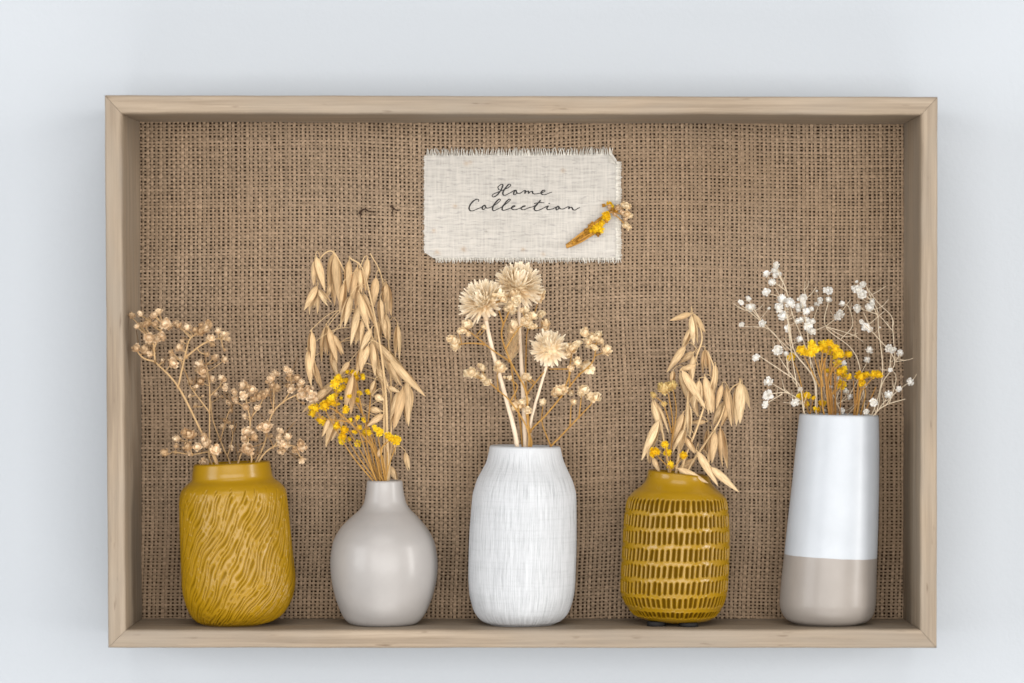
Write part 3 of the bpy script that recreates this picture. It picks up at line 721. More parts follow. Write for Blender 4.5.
class Sprig:
    """one stem that could be lifted out of its vase: branching stem mesh + flower heads"""
    def __init__(self, label, cat, lines, y0, y1, stem_mat, r0=0.0007, group=None, name="dried_sprig"):
        self.mb = MB(); self.mat = stem_mat; self.lines = []; self.r0 = r0
        top = min(p[1] for l in lines for p in l); bot = max(p[1] for l in lines for p in l)
        self.dep = lambda py: y0 + (y1 - y0) * min(1.2, max(0, (bot - py) / (bot - top + 1e-6)))
        b = lines[0][0]; self.root = thing(name, label, cat, W(*b, self.dep(b[1])), group)
        for i, l in enumerate(lines):
            P = cr([np.array([x, y, self.dep(y) + (random.gauss(0, .0012) if (k and (k < len(l) - 1)) else 0)]) for k, (x, y) in enumerate(l)], 7)
            W3 = [W(p[0], p[1], p[2]) for p in P]; ra, rb = (r0, r0 * 0.6) if i == 0 else (r0 * 0.72, r0 * 0.42)
            tube(self.mb, W3, ra, rb, 6, (1, 1, 1), 0.08)
            if i: tube(self.mb, [W3[0] - (0, 0, r0 * 1.5), W3[0], W3[0] + (0, 0, r0 * 1.5)], ra * 1.3, ra * 1.4, 6, (.85, .8, .75))
            self.lines.append(P)
        self.n = 0
    def near(self, x, y):
        best = (1e9, None)
        for P in self.lines:
            for p in P[2:]:
                dx, dy = p[0] - x, p[1] - y; d = math.hypot(dx, dy)
                pen = d + (0.9 * max(0, 0.55 * d - dy))               # prefer joints below the head
                if pen < best[0]: best = (pen, p)
        return best
    def add(self, kind, x, y, r, ped=True, jit=0.004):
        _, p = self.near(x, y); dep = min(p[2] + random.gauss(0, jit), YB - 0.004 - r * PX); dep = max(dep, -0.004)
        r = r * {"yellow": 1.25, "gyp": 1.08, "pale": 1.3, "white": 0.93}.get(kind, 1.25); H = W(x, y, dep); A = W(*p); rr = r * PX * (DIST + dep) / DIST
        d = H - A; ln = np.linalg.norm(d)
        out = d / (ln + 1e-9) * 0.5 + np.array([0, -0.55, 0.25]) + rng.normal(size=3) * 0.3
        if ped and ln > rr * 0.6:
            mid = (A + H) / 2 + np.array([-d[0] * 0.12, random.gauss(0, .001), -ln * 0.10])
            tube(self.mb, cr([A, mid, H - out / np.linalg.norm(out) * rr * 0.3], 5), self.r0 * 0.42, self.r0 * 0.3, 5, (1, 1, 1))
        place_head(self.root, kind, H, out, rr); self.n += 1
    def done(self): self.mb.build("stem", self.mat, self.root)

def bouquet(sprigs, kind, heads, kindf=None):
    for (x, y, r) in heads:
        s = min(sprigs, key=lambda q: q.near(x, y)[0]); s.add(kind, x, y, r)
        if random.random() < {"gyp": 0.62, "white": 0.12, "yellow": 0.6, "cream": 0.5}.get(kind, 0.2) and s.n < 92:      # heads come in tight twos
            a = random.uniform(0, 6.28); s.add(kind, x + math.cos(a) * r * 1.05, y + math.sin(a) * r * 0.9, r * random.uniform(.5, .85))
def pts(c, *xy): return [c(*p) for p in xy]
def hd(c, s, lst, k=1.0): return [(*c(x, y), r / s * k) for x, y, r in lst]

# --- vase 1: beige gypsophila
cA, cB = crop(120, 290, 6.833), crop(150, 370, 5.689)
g1 = "dried gypsophila in the carved mustard vase"
v1 = [
    Sprig("beige gypsophila sprig forking tall beside the end board, longest in the carved mustard vase", "dried flower",
          [[(226, 500)] + pts(cB, (380, 540), (300, 370), (160, 95)) + pts(cA, (240, 490)),
           pts(cA, (240, 490), (160, 465), (110, 410)), pts(cA, (240, 490), (232, 400), (225, 340)), pts(cB, (160, 95)) + pts(cA, (440, 470), (475, 340), (540, 290)),
           pts(cA, (455, 455), (550, 380), (630, 340), (690, 330)), pts(cA, (232, 400), (270, 300), (300, 235))], 0.034, 0.010, M["stem_tan"], 0.0009, g1),
    Sprig("upright brown gypsophila sprig rising from the middle of the carved mustard vase rim", "dried flower",
          [[(230, 500)] + pts(cB, (345, 520), (338, 400), (340, 130), (330, 30)), pts(cB, (338, 240), (240, 110), (225, 70)), pts(cB, (340, 150), (400, 90)), pts(cB, (335, 60), (320, -30))], 0.036, 0.036, M["stem_tan"], 0.0007, g1),
    Sprig("thin brown gypsophila sprig slanting behind the others above the carved mustard vase", "dried flower",
          [[(232, 500)] + pts(cB, (455, 540), (420, 450), (360, 290), (345, 170)), pts(cB, (440, 490), (470, 380), (455, 310)), pts(cB, (400, 400), (440, 260), (470, 190))], 0.040, 0.056, M["stem_tan"], 0.0006, g1),
    Sprig("bushy beige gypsophila sprig crowning the centre of the carved mustard vase bunch", "dried flower",
          [[(234, 500)] + pts(cB, (500, 535), (550, 400), (570, 300), (550, 190), (540, 120)), pts(cB, (568, 280), (620, 210), (650, 150)), pts(cB, (560, 230), (490, 180))], 0.038, 0.028, M["stem_tan"], 0.0006, g1),
    Sprig("long beige gypsophila sprig reaching from the carved mustard vase toward the oats", "dried flower",
          [[(236, 500)] + pts(cB, (600, 530), (650, 420), (690, 260), (760, 180), (860, 130)), pts(cB, (700, 240), (705, 150), (700, 60)), pts(cB, (760, 180), (800, 110), (800, 30)), pts(cB, (665, 370), (660, 330))], 0.036, 0.030, M["stem_tan"], 0.0007, g1),
    Sprig("short cream gypsophila sprig standing low at the rim of the carved mustard vase", "dried flower",
          [[(235, 500)] + pts(cB, (575, 530), (560, 450), (560, 390))], 0.026, 0.018, M["stem_tan"], 0.0006, g1),
    Sprig("low beige gypsophila sprig spreading sideways from the carved mustard vase toward the bottle", "dried flower",
          [[(238, 500)] + pts(cB, (615, 525), (680, 450), (760, 425), (850, 440)), pts(cB, (700, 440), (740, 390)), pts(cB, (820, 440), (860, 500))], 0.034, 0.026, M["stem_tan"], 0.0006, g1),
    Sprig("low beige gypsophila sprig trailing over the carved mustard vase rim toward the end board", "dried flower",
          [[(228, 500)] + pts(cB, (390, 545), (345, 470), (240, 480), (130, 465)), pts(cB, (345, 470), (315, 390)), pts(cB, (240, 480), (210, 400))], 0.034, 0.022, M["stem_tan"], 0.0006, g1),
]
bouquet([v1[0]], "gyp", hd(cA, 6.833, [(80, 175, 28), (140, 165, 30), (195, 225, 32), (230, 178, 26), (262, 152, 28), (305, 225, 40), (330, 250, 22), (240, 235, 18), (198, 325, 38), (252, 328, 36), (110, 400, 30), (175, 415, 40), (130, 240, 20), (290, 480, 14), (290, 330, 22), (403, 245, 26), (460, 258, 32), (515, 275, 24), (555, 280, 32), (605, 245, 28), (555, 238, 18), (672, 278, 24), (700, 320, 26), (735, 335, 20), (735, 300, 14), (410, 395, 32), (425, 350, 16), (630, 370, 22), (625, 325, 24), (715, 410, 14), (360, 500, 36), (350, 425, 22), (595, 440, 18)]))
bouquet(v1[1:], "gyp", hd(cA, 6.833, [(715, 475, 26), (640, 465, 22), (410, 470, 20), (545, 510, 40), (565, 550, 34)]) +
        hd(cB, 5.689, [(230, 70, 20), (290, 65, 24), (325, 40, 22), (350, 55, 26), (265, 95, 14), (370, 135, 20), (405, 45, 18), (425, 85, 12), (428, 105, 14), (410, 150, 10), (225, 150, 10), (260, 200, 12), (300, 148, 8),
                       (450, 190, 18), (485, 165, 20), (460, 232, 18), (430, 290, 14), (415, 325, 20), (450, 300, 10), (465, 322, 10), (460, 440, 16),
                       (530, 90, 28), (580, 110, 24), (530, 145, 24), (655, 140, 26), (620, 150, 26), (590, 165, 20), (545, 210, 20), (610, 215, 16), (480, 125, 18), (540, 260, 14), (575, 130, 18),
                       (715, 105, 30), (803, 107, 26), (690, 45, 26), (715, 20, 22), (790, 10, 24), (795, 42, 20), (835, 45, 24), (855, 95, 30), (865, 135, 28), (920, 150, 28), (900, 110, 20), (870, 188, 10), (688, 235, 14), (660, 320, 34),
                       (550, 350, 26), (540, 385, 24), (590, 385, 28), (555, 450, 32), (575, 360, 18), (520, 460, 14),
                       (745, 350, 18), (735, 380, 18), (785, 380, 24), (750, 420, 32), (780, 430, 20), (745, 465, 18), (685, 375, 14), (825, 455, 18), (868, 440, 28), (865, 512, 24),
                       (85, 472, 26), (155, 390, 24), (225, 370, 32), (150, 432, 16), (145, 468, 14), (215, 435, 28), (270, 437, 24), (320, 420, 26), (375, 450, 30), (310, 375, 22), (305, 525, 24), (225, 480, 10), (395, 470, 14)]))
for s in v1:                                                                     # fine broken twigs inside the bunch
    for _ in range(9):
        P = random.choice(s.lines); a = P[random.randrange(4, len(P))]; b = a + np.array([random.gauss(0, 9), -abs(random.gauss(10, 6)), random.gauss(.006, .006)])
        b[2] = min(b[2], YB - .004); g = random.uniform(.3, .8); tube(s.mb, cr([W(*a), W(*((a + b) / 2 + np.array([random.gauss(0, 1), 1, 0]))), W(*b)], 4), 0.00032, 0.00018, 4, (g, g * .9, g * .8))
    s.done()

# --- oats
def husk(mb, L, w, depth, roll, open_a, off, g, twist=0.0):
    nr, nc = 14, 15; verts = []; uv = []; cols = []
    cr_, sr_ = math.cos(roll), math.sin(roll)
    for i in range(nr + 1):
        t = i / nr; pw = (math.sin(math.pi * min(1, t ** 0.72)) ** 0.8) * (1 - 0.25 * t) + 0.02
        if t < 0.04: pw = 0.10
        for j in range(nc):
            a = (j / (nc - 1) - 0.5) * 2.5
            x = w * pw * math.sin(a) / math.sin(1.25); y = -depth * pw * (math.cos(a) - math.cos(1.25)) - 0.007 * math.cos(a * 15) * min(1, pw * 1.5)
            z = -L * t; yy = y - math.tan(open_a) * L * t * (1 - 0.35 * t) - off
            tw = twist * t; x, yy = x * math.cos(tw) - yy * math.sin(tw), x * math.sin(tw) + yy * math.cos(tw)
            verts.append((x * cr_ - yy * sr_, x * sr_ + yy * cr_, z)); uv.append((j / (nc - 1), t * 3))
            k = g * (0.95 + 0.07 * math.cos(a * 15)) * (1 - 0.06 * t); cols.append((k, k * (1 - .03 * (1 - t)), k * (1 - .08 * (1 - t))))
    faces = [(i * nc + j, i * nc + j + 1, (i + 1) * nc + j + 1, (i + 1) * nc + j) for i in range(nr) for j in range(nc - 1)]
    mb.add(verts, faces, cols, uv)
def spikelet(kind, seed):
    st = random.Random(seed); m = MB()
    op = {0: 0.03, 1: 0.10, 2: 0.17}[kind]
    husk(m, 1.0, 0.125, 0.16, 0.0, op, 0.004, 1.02, 0.15)
    husk(m, 0.95, 0.12, 0.15, math.pi * 0.93, op * 1.1, 0.004, 0.93, -0.1)
    husk(m, 0.80, 0.075, 0.10, 0.5, op * 0.2, 0.0, 0.84)
    if kind == 2: husk(m, 0.72, 0.08, 0.10, 2.1, op * 0.7, 0.0, 0.9)
    tube(m, [(0, 0, 0.05), (0.004, 0, 0.0), (0, 0, -0.06)], 0.014, 0.02, 5, (.9, .85, .75))
    return m.mesh("oat_spikelet", M["oat"])
SPK = [spikelet(k % 3, k) for k in range(6)]
class Oat:
    def __init__(self, label, line, y0, y1, group, r0=0.0009):
        self.mb = MB(); bot = line[0][1]; top = min(p[1] for p in line)
        self.dep = lambda py: y0 + (y1 - y0) * (bot - py) / (bot - top)
        self.P = cr([np.array([x, y, self.dep(y)]) for x, y in line], 8); self.r0 = r0
        self.root = thing("oat_stalk", label, "dried oats", W(*self.P[0]), group)
        tube(self.mb, [W(*p) for p in self.P], r0, r0 * 0.35, 6, (1, 1, 1), 0.05)
    def near(self, x, y):
        return min((math.hypot(p[0] - x, p[1] - y) * (1 if p[1] <= y + 12 else 1.7), i) for i, p in enumerate(self.P) if i > 6)
    def add(self, bx, by, tx, ty, kind=None, dz=0.0, width=1.0):
        _, i = self.near(bx, by); p = self.P[i]; dep = min(max(p[2] + random.gauss(0, .006) + dz, 0.0), YB - 0.010)
        Bp = W(bx, by, dep); Tp = W(tx, ty, min(YB - 0.007, max(-.002, dep + random.gauss(0, .003)))); A = W(*p); L = np.linalg.norm(Tp - Bp)
        d = Bp - A; ln = np.linalg.norm(d)
        if ln > 0.002:
            rise = 0.35 * ln if by < p[1] + 20 else 0.15 * ln
            mid = A + d * 0.55 + np.array([0, random.gauss(0, .0015), min(rise, 0.007)])
            tube(self.mb, cr([A, mid, Bp + (Bp - Tp) / L * 0.0015, Bp], 6), self.r0 * 0.25, self.r0 * 0.2, 5)
        o = link("spikelet", SPK[(random.randrange(2) * 3 + kind) if kind is not None else random.randrange(6)], self.root)
        q = Vector(Bp - Tp).to_track_quat('Z', 'Y') @ Quaternion((0, 0, 1), random.choice((1.2, 1.57, 1.9, -1.4, -1.8, 1.0)))
        o.rotation_mode = 'QUATERNION'; o.rotation_quaternion = q; o.location = Vector(Bp) - self.root.location
        w = L * 1.08 * width * (0.022 / L) ** 0.55; o.scale = (w * random.uniform(.78, 1.05), w * random.uniform(.7, 1.0), L)
    def done(self): self.mb.build("stem", M["stem_straw"], self.root)
def oats(stalks, lst):
    for it in lst:
        b = it[:2]; kw = it[4] if len(it) > 4 else {}
        s = min(stalks, key=lambda q: q.near(*b)[0]); s.add(*it[:4], **kw)
def q4(c, lst): return [(*c(a, b), *c(x, y), *rest) for a, b, x, y, *rest in lst]

cC, cD = crop(300, 250, 5.692), crop(300, 350, 4.877)
g2 = "oat stalks in the grey bottle vase"
o2 = [Oat("tall oat stalk arching out toward the carved mustard vase, from the grey bottle", [(383, 505), (385, 470), (384, 430), (383, 391), (376, 350), (362, 312), (346, 275), (333, 252), (322, 256), (317, 268)], 0.036, 0.034, g2),
      Oat("straight oat stalk drooping at its top, in the middle of the grey bottle's bunch", [(384.5, 505), (387.5, 470), (387, 430), (385.5, 391), (380, 345), (371, 300), (362, 268), (350, 258)], 0.037, 0.024, g2, 0.0011),
      Oat("oat stalk hooking over on the white label's side of the grey bottle", [(386, 505), (389, 470), (391, 430), (391, 391), (389, 350), (386, 310), (381, 275), (370, 253)], 0.038, 0.046, g2)]
oats([o2[0]], q4(cC, [(92, 40, 140, 235), (84, 60, 78, 205), (98, 205, 30, 345), (86, 215, 76, 370), (105, 225, 172, 318), (190, 20, 160, 230), (198, 36, 217, 320), (188, 180, 160, 275), (66, 465, 64, 683), (152, 430, 150, 650), (163, 445, 198, 645), (192, 485, 247, 600)]) +
     q4(cD, [(58, 55, 110, 205), (40, 0, 68, 180), (150, 25, 185, 130), (180, 150, 10, 305, {"dz": .01}), (165, 315, 125, 475), (215, 315, 150, 445), (145, 335, 108, 425), (130, 190, 55, 265), (240, 60, 190, 130)]))
oats([o2[1]], q4(cC, [(280, 60, 268, 260), (250, 190, 235, 375), (290, 260, 240, 450), (328, 95, 308, 345), (342, 110, 362, 250), (385, 50, 366, 228), (338, 245, 415, 470), (365, 250, 405, 380), (335, 320, 285, 545), (352, 400, 325, 550), (405, 450, 338, 590), (388, 545, 340, 690)]) +
     q4(cD, [(305, -10, 290, 120), (350, -40, 372, 130), (370, 75, 430, 212), (258, 125, 237, 318, {"dz": -.012, "width": 1.15}), (365, 150, 345, 225), (365, 225, 412, 242, {"width": 1.5}), (340, 288, 402, 302, {"width": 1.3}), (404, 315, 324, 372, {"width": 1.2}), (400, 478, 370, 535)]))
oats([o2[2]], q4(cC, [(432, 158, 420, 335), (490, 190, 515, 375), (482, 200, 478, 310), (457, 280, 462, 440), (445, 410, 438, 530), (485, 368, 512, 515), (472, 385, 490, 505), (555, 428, 552, 632), (430, 525, 590, 690, {"dz": -.01})]) +
     q4(cD, [(440, 50, 612, 222, {"dz": -.014}), (400, 10, 475, 165), (430, 60, 495, 175), (520, 155, 522, 372), (500, 190, 465, 390), (538, 185, 530, 350), (480, 200, 448, 355), (430, 180, 492, 208), (513, 500, 532, 592, {"width": 1.2}), (452, 450, 458, 518), (440, 568, 472, 640)]))
for s in o2: s.done()
g2y = "yellow sprigs in the grey bottle vase"
y2 = [Sprig("yellow everlasting sprig fanning out widest, toward the beige gypsophila, in the grey bottle", "dried flower",
            [[(381, 500)] + pts(cD, (392, 640), (360, 490), (280, 390), (180, 300), (110, 270)), pts(cD, (280, 390), (215, 400)), pts(cD, (180, 300), (175, 180)), pts(cD, (240, 350), (110, 335))], 0.033, 0.018, M["stem_gold"], 0.0007, g2y),
      Sprig("yellow everlasting sprig standing upright behind the hanging oats of the grey bottle", "dried flower",
            [[(383, 500)] + pts(cD, (402, 640), (372, 500), (310, 330), (275, 150)), pts(cD, (330, 380), (345, 220)), pts(cD, (350, 440), (290, 450)), pts(cD, (300, 300), (235, 200))], 0.035, 0.030, M["stem_gold"], 0.0007, g2y),
      Sprig("short yellow everlasting sprig low in front of the oat stalks in the grey bottle", "dried flower",
            [[(386, 500)] + pts(cD, (415, 640), (395, 500), (425, 450), (465, 440)), pts(cD, (395, 500), (375, 390)), pts(cD, (385, 540), (330, 420))], 0.034, 0.022, M["stem_gold"], 0.0006, g2y)]
bouquet(y2, "yellow", hd(cD, 4.877, [(170, 165, 18), (185, 135, 14), (210, 180, 14), (155, 235, 20), (120, 270, 22), (145, 250, 16), (75, 285, 18), (60, 310, 16), (103, 343, 20), (180, 373, 16), (215, 390, 18), (210, 420, 16), (207, 442, 18), (272, 115, 16), (275, 135, 12), (305, 125, 12), (230, 108, 8), (280, 245, 14), (222, 290, 16), (245, 345, 12), (280, 330, 10), (290, 378, 12), (283, 455, 14), (320, 400, 16), (365, 380, 12), (388, 400, 16), (432, 420, 18), (470, 440, 20), (335, 205, 12), (290, 210, 10), (180, 200, 12), (240, 225, 10), (310, 340, 10), (335, 405, 12), (270, 400, 10), (240, 435, 10), (200, 235, 10), (175, 265, 12), (255, 180, 10), (225, 150, 12), (200, 150, 12), (450, 435, 14)]))
for s in y2:
    for _ in range(5):
        P = s.lines[0]; a = P[3 + random.randrange(4)]; b = P[-8 - random.randrange(10)] + np.array([random.gauss(0, 6), random.gauss(0, 5), random.gauss(0, .003)])
        tube(s.mb, cr([W(*a), W(*((a + b) / 2 + np.array([random.gauss(0, 2), 3, 0]))), W(*b)], 6), 0.00045, 0.0003, 5)
    s.done()

# --- vase 3: strawflowers, plume, cream gypsophila
cE, cF = crop(440, 250, 5.689), crop(440, 340, 5.689)
def strawflower(label, line, y0, y1, head, axis, rad, r0, n=120, inner=0.35, spread=(10, 112), ragged=0.08, wide=0.1, name="strawflower"):
    bot, top = line[0][1], line[-1][1]
    P = cr([np.array([x, y, y0 + (y1 - y0) * (bot - y) / (bot - top)]) for x, y in line], 8)
    root = thing(name, label, "dried flower", W(*P[0]), "strawflowers in the white vase")
    m = MB(); tube(m, [W(*p) for p in P], r0, r0 * 0.8, 8, (1, 1, 1), 0.06); m.build("stalk", M["stem_thick"], root)
    H = W(head[0], head[1], y1); ax = Vector(axis).normalized(); q = ax.to_track_quat('Z', 'Y').to_matrix(); Rr = rad * PX * (DIST + y1) / DIST
    tip = W(*P[-1])
    m = MB(); st = random.Random(int(head[0]))
    for k in range(n):
        u = (k + 0.5) / n; phi = R(spread[0] + (spread[1] - spread[0]) * u ** 0.75) + st.gauss(0, ragged); L = (inner + (1 - inner) * u ** 0.6) * st.uniform(0.86, 1.06)
        g = st.uniform(0.86, 1.06); dk = 0.80 + 0.2 * u
        petal(m, k * GA + st.gauss(0, .08), phi, L, wide * (0.7 + 0.6 * u), 0.035, 0.42 - 0.22 * u + st.gauss(0, ragged * .6), 0.1, (0.55, 1.0, 1.05, 0.95, 0.42), (g * dk, g * dk * .89, g * dk * .70), 0.012, (g, g, g * .98))
    blob(m, (0, 0, 0.0), inner * 0.82, (1.0, .93, .78), 0.95, 14, 9)
    V = np.array(m.v); Mq = np.array(q); m.v = [tuple(p) for p in (V @ Mq.T) * Rr + H]
    m.build("flower_head", M["straw"], root)
    m = MB(); tube(m, cr([tip, (tip + H) / 2 - np.array(ax) * Rr * 0.1, H - np.array(ax) * Rr * 0.08], 5), r0 * 0.85, r0 * 2.2, 8, (1, .95, .85), 0.1)
    m.build("calyx", M["stem_thick"], root)
    return root
strawflower("white strawflower with long thin bracts, facing out on a bent stalk", [(521, 480)] + pts(cF, (440, 615), (420, 500), (375, 330), (310, 100), (285, 0)) + pts(cE, (262, 400)), 0.030, 0.016, (483, 302.5), (-0.42, -0.62, 0.62), 24, 0.0015, 260, 0.45, (4, 106), 0.10, 0.058)
strawflower("tall domed white strawflower just under the cloth label", [(523, 480)] + pts(cF, (485, 615), (472, 300), (455, 0)) + pts(cE, (450, 400), (450, 260)), 0.036, 0.034, (518, 286), (0.18, -0.55, 0.80), 25, 0.0014, 300, 0.55, (3, 122), 0.12, 0.070)
strawflower("small crinkled beige strawflower beside the cream gypsophila heads", [(525, 480)] + pts(cF, (505, 600), (520, 450), (570, 270), (608, 140)) + pts(cE, (618, 620)), 0.038, 0.026, (549.5, 348), (-0.1, -0.7, 0.6), 18, 0.0010, 210, 0.62, (4, 130), 0.26, 0.080)
# feathery plume
pl = thing("grass_plume", "feathery golden grass plume tucked between the two white strawflower stalks", "dried grass", W(524, 480, 0.044))
m = MB(); tube(m, cr([W(524, 480, .044), W(521, 430, .044), W(515, 395, .038), W(510.5, 360, .033)], 7), 0.0006, 0.0004, 6); m.build("stem", M["stem_gold"], pl)
m = MB()
for k in range(620):
    t0 = random.random() ** 1.3; bx, by = 510.5 + 2.0 * math.sin(t0 * 2) + random.gauss(0, .4), 361 - 26 * t0; L = random.uniform(10, 20)
    a = random.gauss(0, 0.34) + 0.08; dp = 0.033 + random.gauss(0, .0015)
    P = cr([W(bx, by, dp), W(bx + math.sin(a) * L * .55, by - math.cos(a) * L * .5, dp + random.gauss(0, .002)), W(bx + math.sin(a * .8) * L, by - math.cos(a) * L, dp + random.gauss(0, .004))], 4); g = random.uniform(.8, 1.2)
    tube(m, P, 0.00013, 0.00005, 3, (g, g, g))
m.build("plume_head", M["plume"], pl)
g3 = "cream gypsophila in the white vase"
v3 = [Sprig("cream gypsophila sprig weaving up in front of the two white strawflowers", "dried flower",
            [[(523, 480)] + pts(cF, (512, 600), (500, 500), (490, 300), (420, 160), (392, 100)) + pts(cE, (350, 480), (380, 380), (420, 300)), pts(cE, (392, 630), (300, 570), (200, 490), (150, 450)), pts(cE, (375, 560), (430, 470), (490, 400)), pts(cE, (360, 420), (320, 300)), pts(cE, (250, 535), (160, 530), (100, 540))], 0.030, 0.010, M["stem_gold"], 0.00068, g3),
      Sprig("cream gypsophila sprig leaning out low on the grey bottle's side of the white vase", "dried flower",
            [[(522, 480)] + pts(cF, (505, 600), (490, 490), (400, 350), (330, 285), (255, 220)), pts(cF, (400, 350), (440, 265), (395, 220)), pts(cF, (450, 430), (445, 370)), pts(cF, (330, 285), (325, 200))], 0.028, 0.016, M["stem_gold"], 0.0006, g3),
      Sprig("branching cream gypsophila sprig beyond the small beige strawflower, toward the dimpled vase", "dried flower",
            [[(526, 480)] + pts(cF, (520, 600), (515, 520), (600, 430), (700, 310), (800, 185)), pts(cF, (690, 320), (740, 190), (735, 150)), pts(cF, (740, 165), (620, 165)), pts(cF, (790, 200), (870, 120)) + pts(cE, (890, 520)), pts(cF, (740, 260), (735, 180)) + pts(cE, (750, 590)), pts(cF, (500, 300), (560, 220), (620, 150)), pts(cF, (515, 520), (490, 420), (495, 330))], 0.034, 0.026, M["stem_gold"], 0.00068, g3),
      Sprig("short cream gypsophila sprig bending out at the white vase's rim toward the dimpled vase", "dried flower",
            [[(530, 480)] + pts(cF, (628, 612), (680, 555), (770, 460), (860, 365)), pts(cF, (628, 600), (580, 470), (585, 385)), pts(cF, (740, 490), (745, 380)), pts(cF, (790, 440), (805, 320))], 0.036, 0.028, M["stem_gold"], 0.0006, g3),
      Sprig("thin cream gypsophila sprig with single heads behind the tall domed strawflower", "dried flower",
            [[(525, 480)] + pts(cF, (515, 600), (490, 280)) + pts(cE, (490, 560), (500, 450), (530, 380), (560, 290)), pts(cE, (500, 450), (590, 440))], 0.042, 0.048, M["stem_gold"], 0.0005, g3)]
bouquet([v3[0]], "cream", hd(cE, 5.689, [(80, 515, 26), (92, 545, 26), (125, 457, 18), (160, 475, 14), (155, 425, 26), (248, 437, 14), (300, 285, 26), (340, 255, 28), (310, 262, 20), (420, 250, 28), (430, 292, 24), (410, 345, 26), (390, 325, 20), (425, 430, 28), (405, 465, 12), (500, 385, 26), (485, 412, 22), (512, 422, 22), (490, 345, 22), (360, 280, 18), (445, 270, 18)]))
bouquet([v3[1]], "cream", hd(cF, 5.689, [(180, 183, 26), (210, 195, 16), (243, 160, 20), (248, 215, 22), (268, 240, 22), (343, 160, 28), (330, 135, 16), (440, 368, 32), (395, 215, 10), (368, 213, 9), (465, 355, 16)]))
bouquet([v3[2]], "cream", hd(cF, 5.689, [(825, 148, 32), (780, 130, 24), (745, 158, 18), (675, 292, 30), (652, 303, 18), (742, 298, 20), (500, 400, 20), (488, 345, 18), (482, 212, 20), (500, 205, 14)]) + hd(cE, 5.689, [(750, 560, 28), (730, 590, 22), (790, 530, 16), (825, 468, 22), (868, 500, 24), (900, 485, 22), (910, 520, 22), (845, 545, 18), (875, 552, 14), (838, 510, 20), (945, 570, 28), (770, 540, 18)]))
bouquet([v3[3]], "cream", hd(cF, 5.689, [(860, 325, 30), (888, 328, 26), (815, 290, 30), (800, 300, 16), (760, 355, 18), (585, 355, 18)]))
bouquet([v3[4]], "cream", hd(cE, 5.689, [(565, 265, 28), (572, 365, 18), (540, 385, 11), (600, 420, 24), (592, 440, 16)]))
for s in v3: s.done()

# --- vase 4: oats and small yellow heads
cG = crop(620, 300, 3.4125)
g4 = "oat stalks in the dimpled mustard vase"
o4 = [Oat("tallest oat stalk nodding at its tip, in the dimpled mustard vase", [(674, 500)] + pts(cG, (195, 560), (225, 400), (238, 280), (262, 190), (280, 130), (262, 60), (243, 45)), 0.034, 0.034, g4),
      Oat("oat stalk hung with long husks in the middle of the dimpled vase", [(676, 500)] + pts(cG, (215, 560), (265, 430), (300, 320), (320, 240), (300, 175)), 0.036, 0.028, g4),
      Oat("oat stalk spreading toward the two-tone vase, drooping over the dimpled vase's shoulder", [(679, 500)] + pts(cG, (235, 575), (290, 490), (340, 410), (375, 310), (412, 280)), 0.036, 0.040, g4),
      Oat("short oat stalk at the dimpled vase's edge, toward the white vase", [(671, 500)] + pts(cG, (165, 570), (150, 480), (135, 400), (118, 345)), 0.034, 0.028, g4)]
oats([o4[0]], q4(cG, [(242, 46, 170, 72), (244, 55, 258, 155), (250, 50, 290, 112), (243, 98, 213, 168), (222, 158, 163, 248), (250, 178, 203, 216), (258, 222, 203, 242), (182, 243, 175, 290), (290, 168, 296, 258), (205, 248, 236, 345), (212, 242, 288, 372, {"dz": -.008}), (240, 300, 266, 402), (250, 190, 245, 285)]))
oats([o4[1]], q4(cG, [(326, 222, 318, 332), (290, 262, 311, 392), (270, 275, 262, 370), (235, 358, 236, 472, {"dz": -.008}), (215, 388, 178, 512), (222, 440, 188, 532), (220, 468, 262, 525), (292, 415, 240, 420), (305, 290, 318, 385)]))
oats([o4[2]], q4(cG, [(348, 290, 328, 372), (362, 300, 384, 432), (352, 350, 320, 428), (374, 352, 345, 432), (410, 283, 405, 430, {"width": 1.35}), (418, 288, 437, 375), (343, 438, 360, 576), (324, 452, 308, 566), (300, 443, 288, 532), (265, 518, 332, 636, {"dz": -.02, "width": 1.1}), (198, 575, 305, 625, {"dz": -.022}), (312, 572, 405, 656, {"dz": -.02}), (255, 545, 195, 585)]))
oats([o4[3]], q4(cG, [(112, 343, 160, 467), (132, 412, 78, 548), (112, 538, 137, 590), (100, 500, 100, 560)]))
for s in o4: s.done()
y4 = [Sprig("sprig of tiny round yellow heads low at the dimpled vase's rim", "dried flower",
            [[(670, 500)] + pts(cG, (172, 590), (160, 540), (155, 505)), pts(cG, (165, 570), (120, 525)), pts(cG, (172, 585), (210, 540))], 0.030, 0.020, M["stem_gold"], 0.0005, "yellow sprigs in the dimpled mustard vase"),
      Sprig("pale yellow dried blossom on thin upright stems above the dimpled vase", "dried flower",
            [[(671, 500)] + pts(cG, (168, 585), (180, 430), (165, 320)), pts(cG, (178, 480), (192, 380), (180, 300)), pts(cG, (176, 450), (150, 360), (118, 328))], 0.032, 0.026, M["stem_gold"], 0.0005, "yellow sprigs in the dimpled mustard vase")]
bouquet([y4[0]], "yellow", hd(cG, 3.4125, [(118, 517, 14), (153, 493, 11), (162, 520, 11), (217, 530, 12), (172, 568, 12)]))
bouquet([y4[1]], "pale", hd(cG, 3.4125, [(150, 302, 18), (166, 296, 14), (182, 290, 13), (115, 325, 9), (150, 355, 7), (140, 292, 9)]))
for s in y4: s.done()

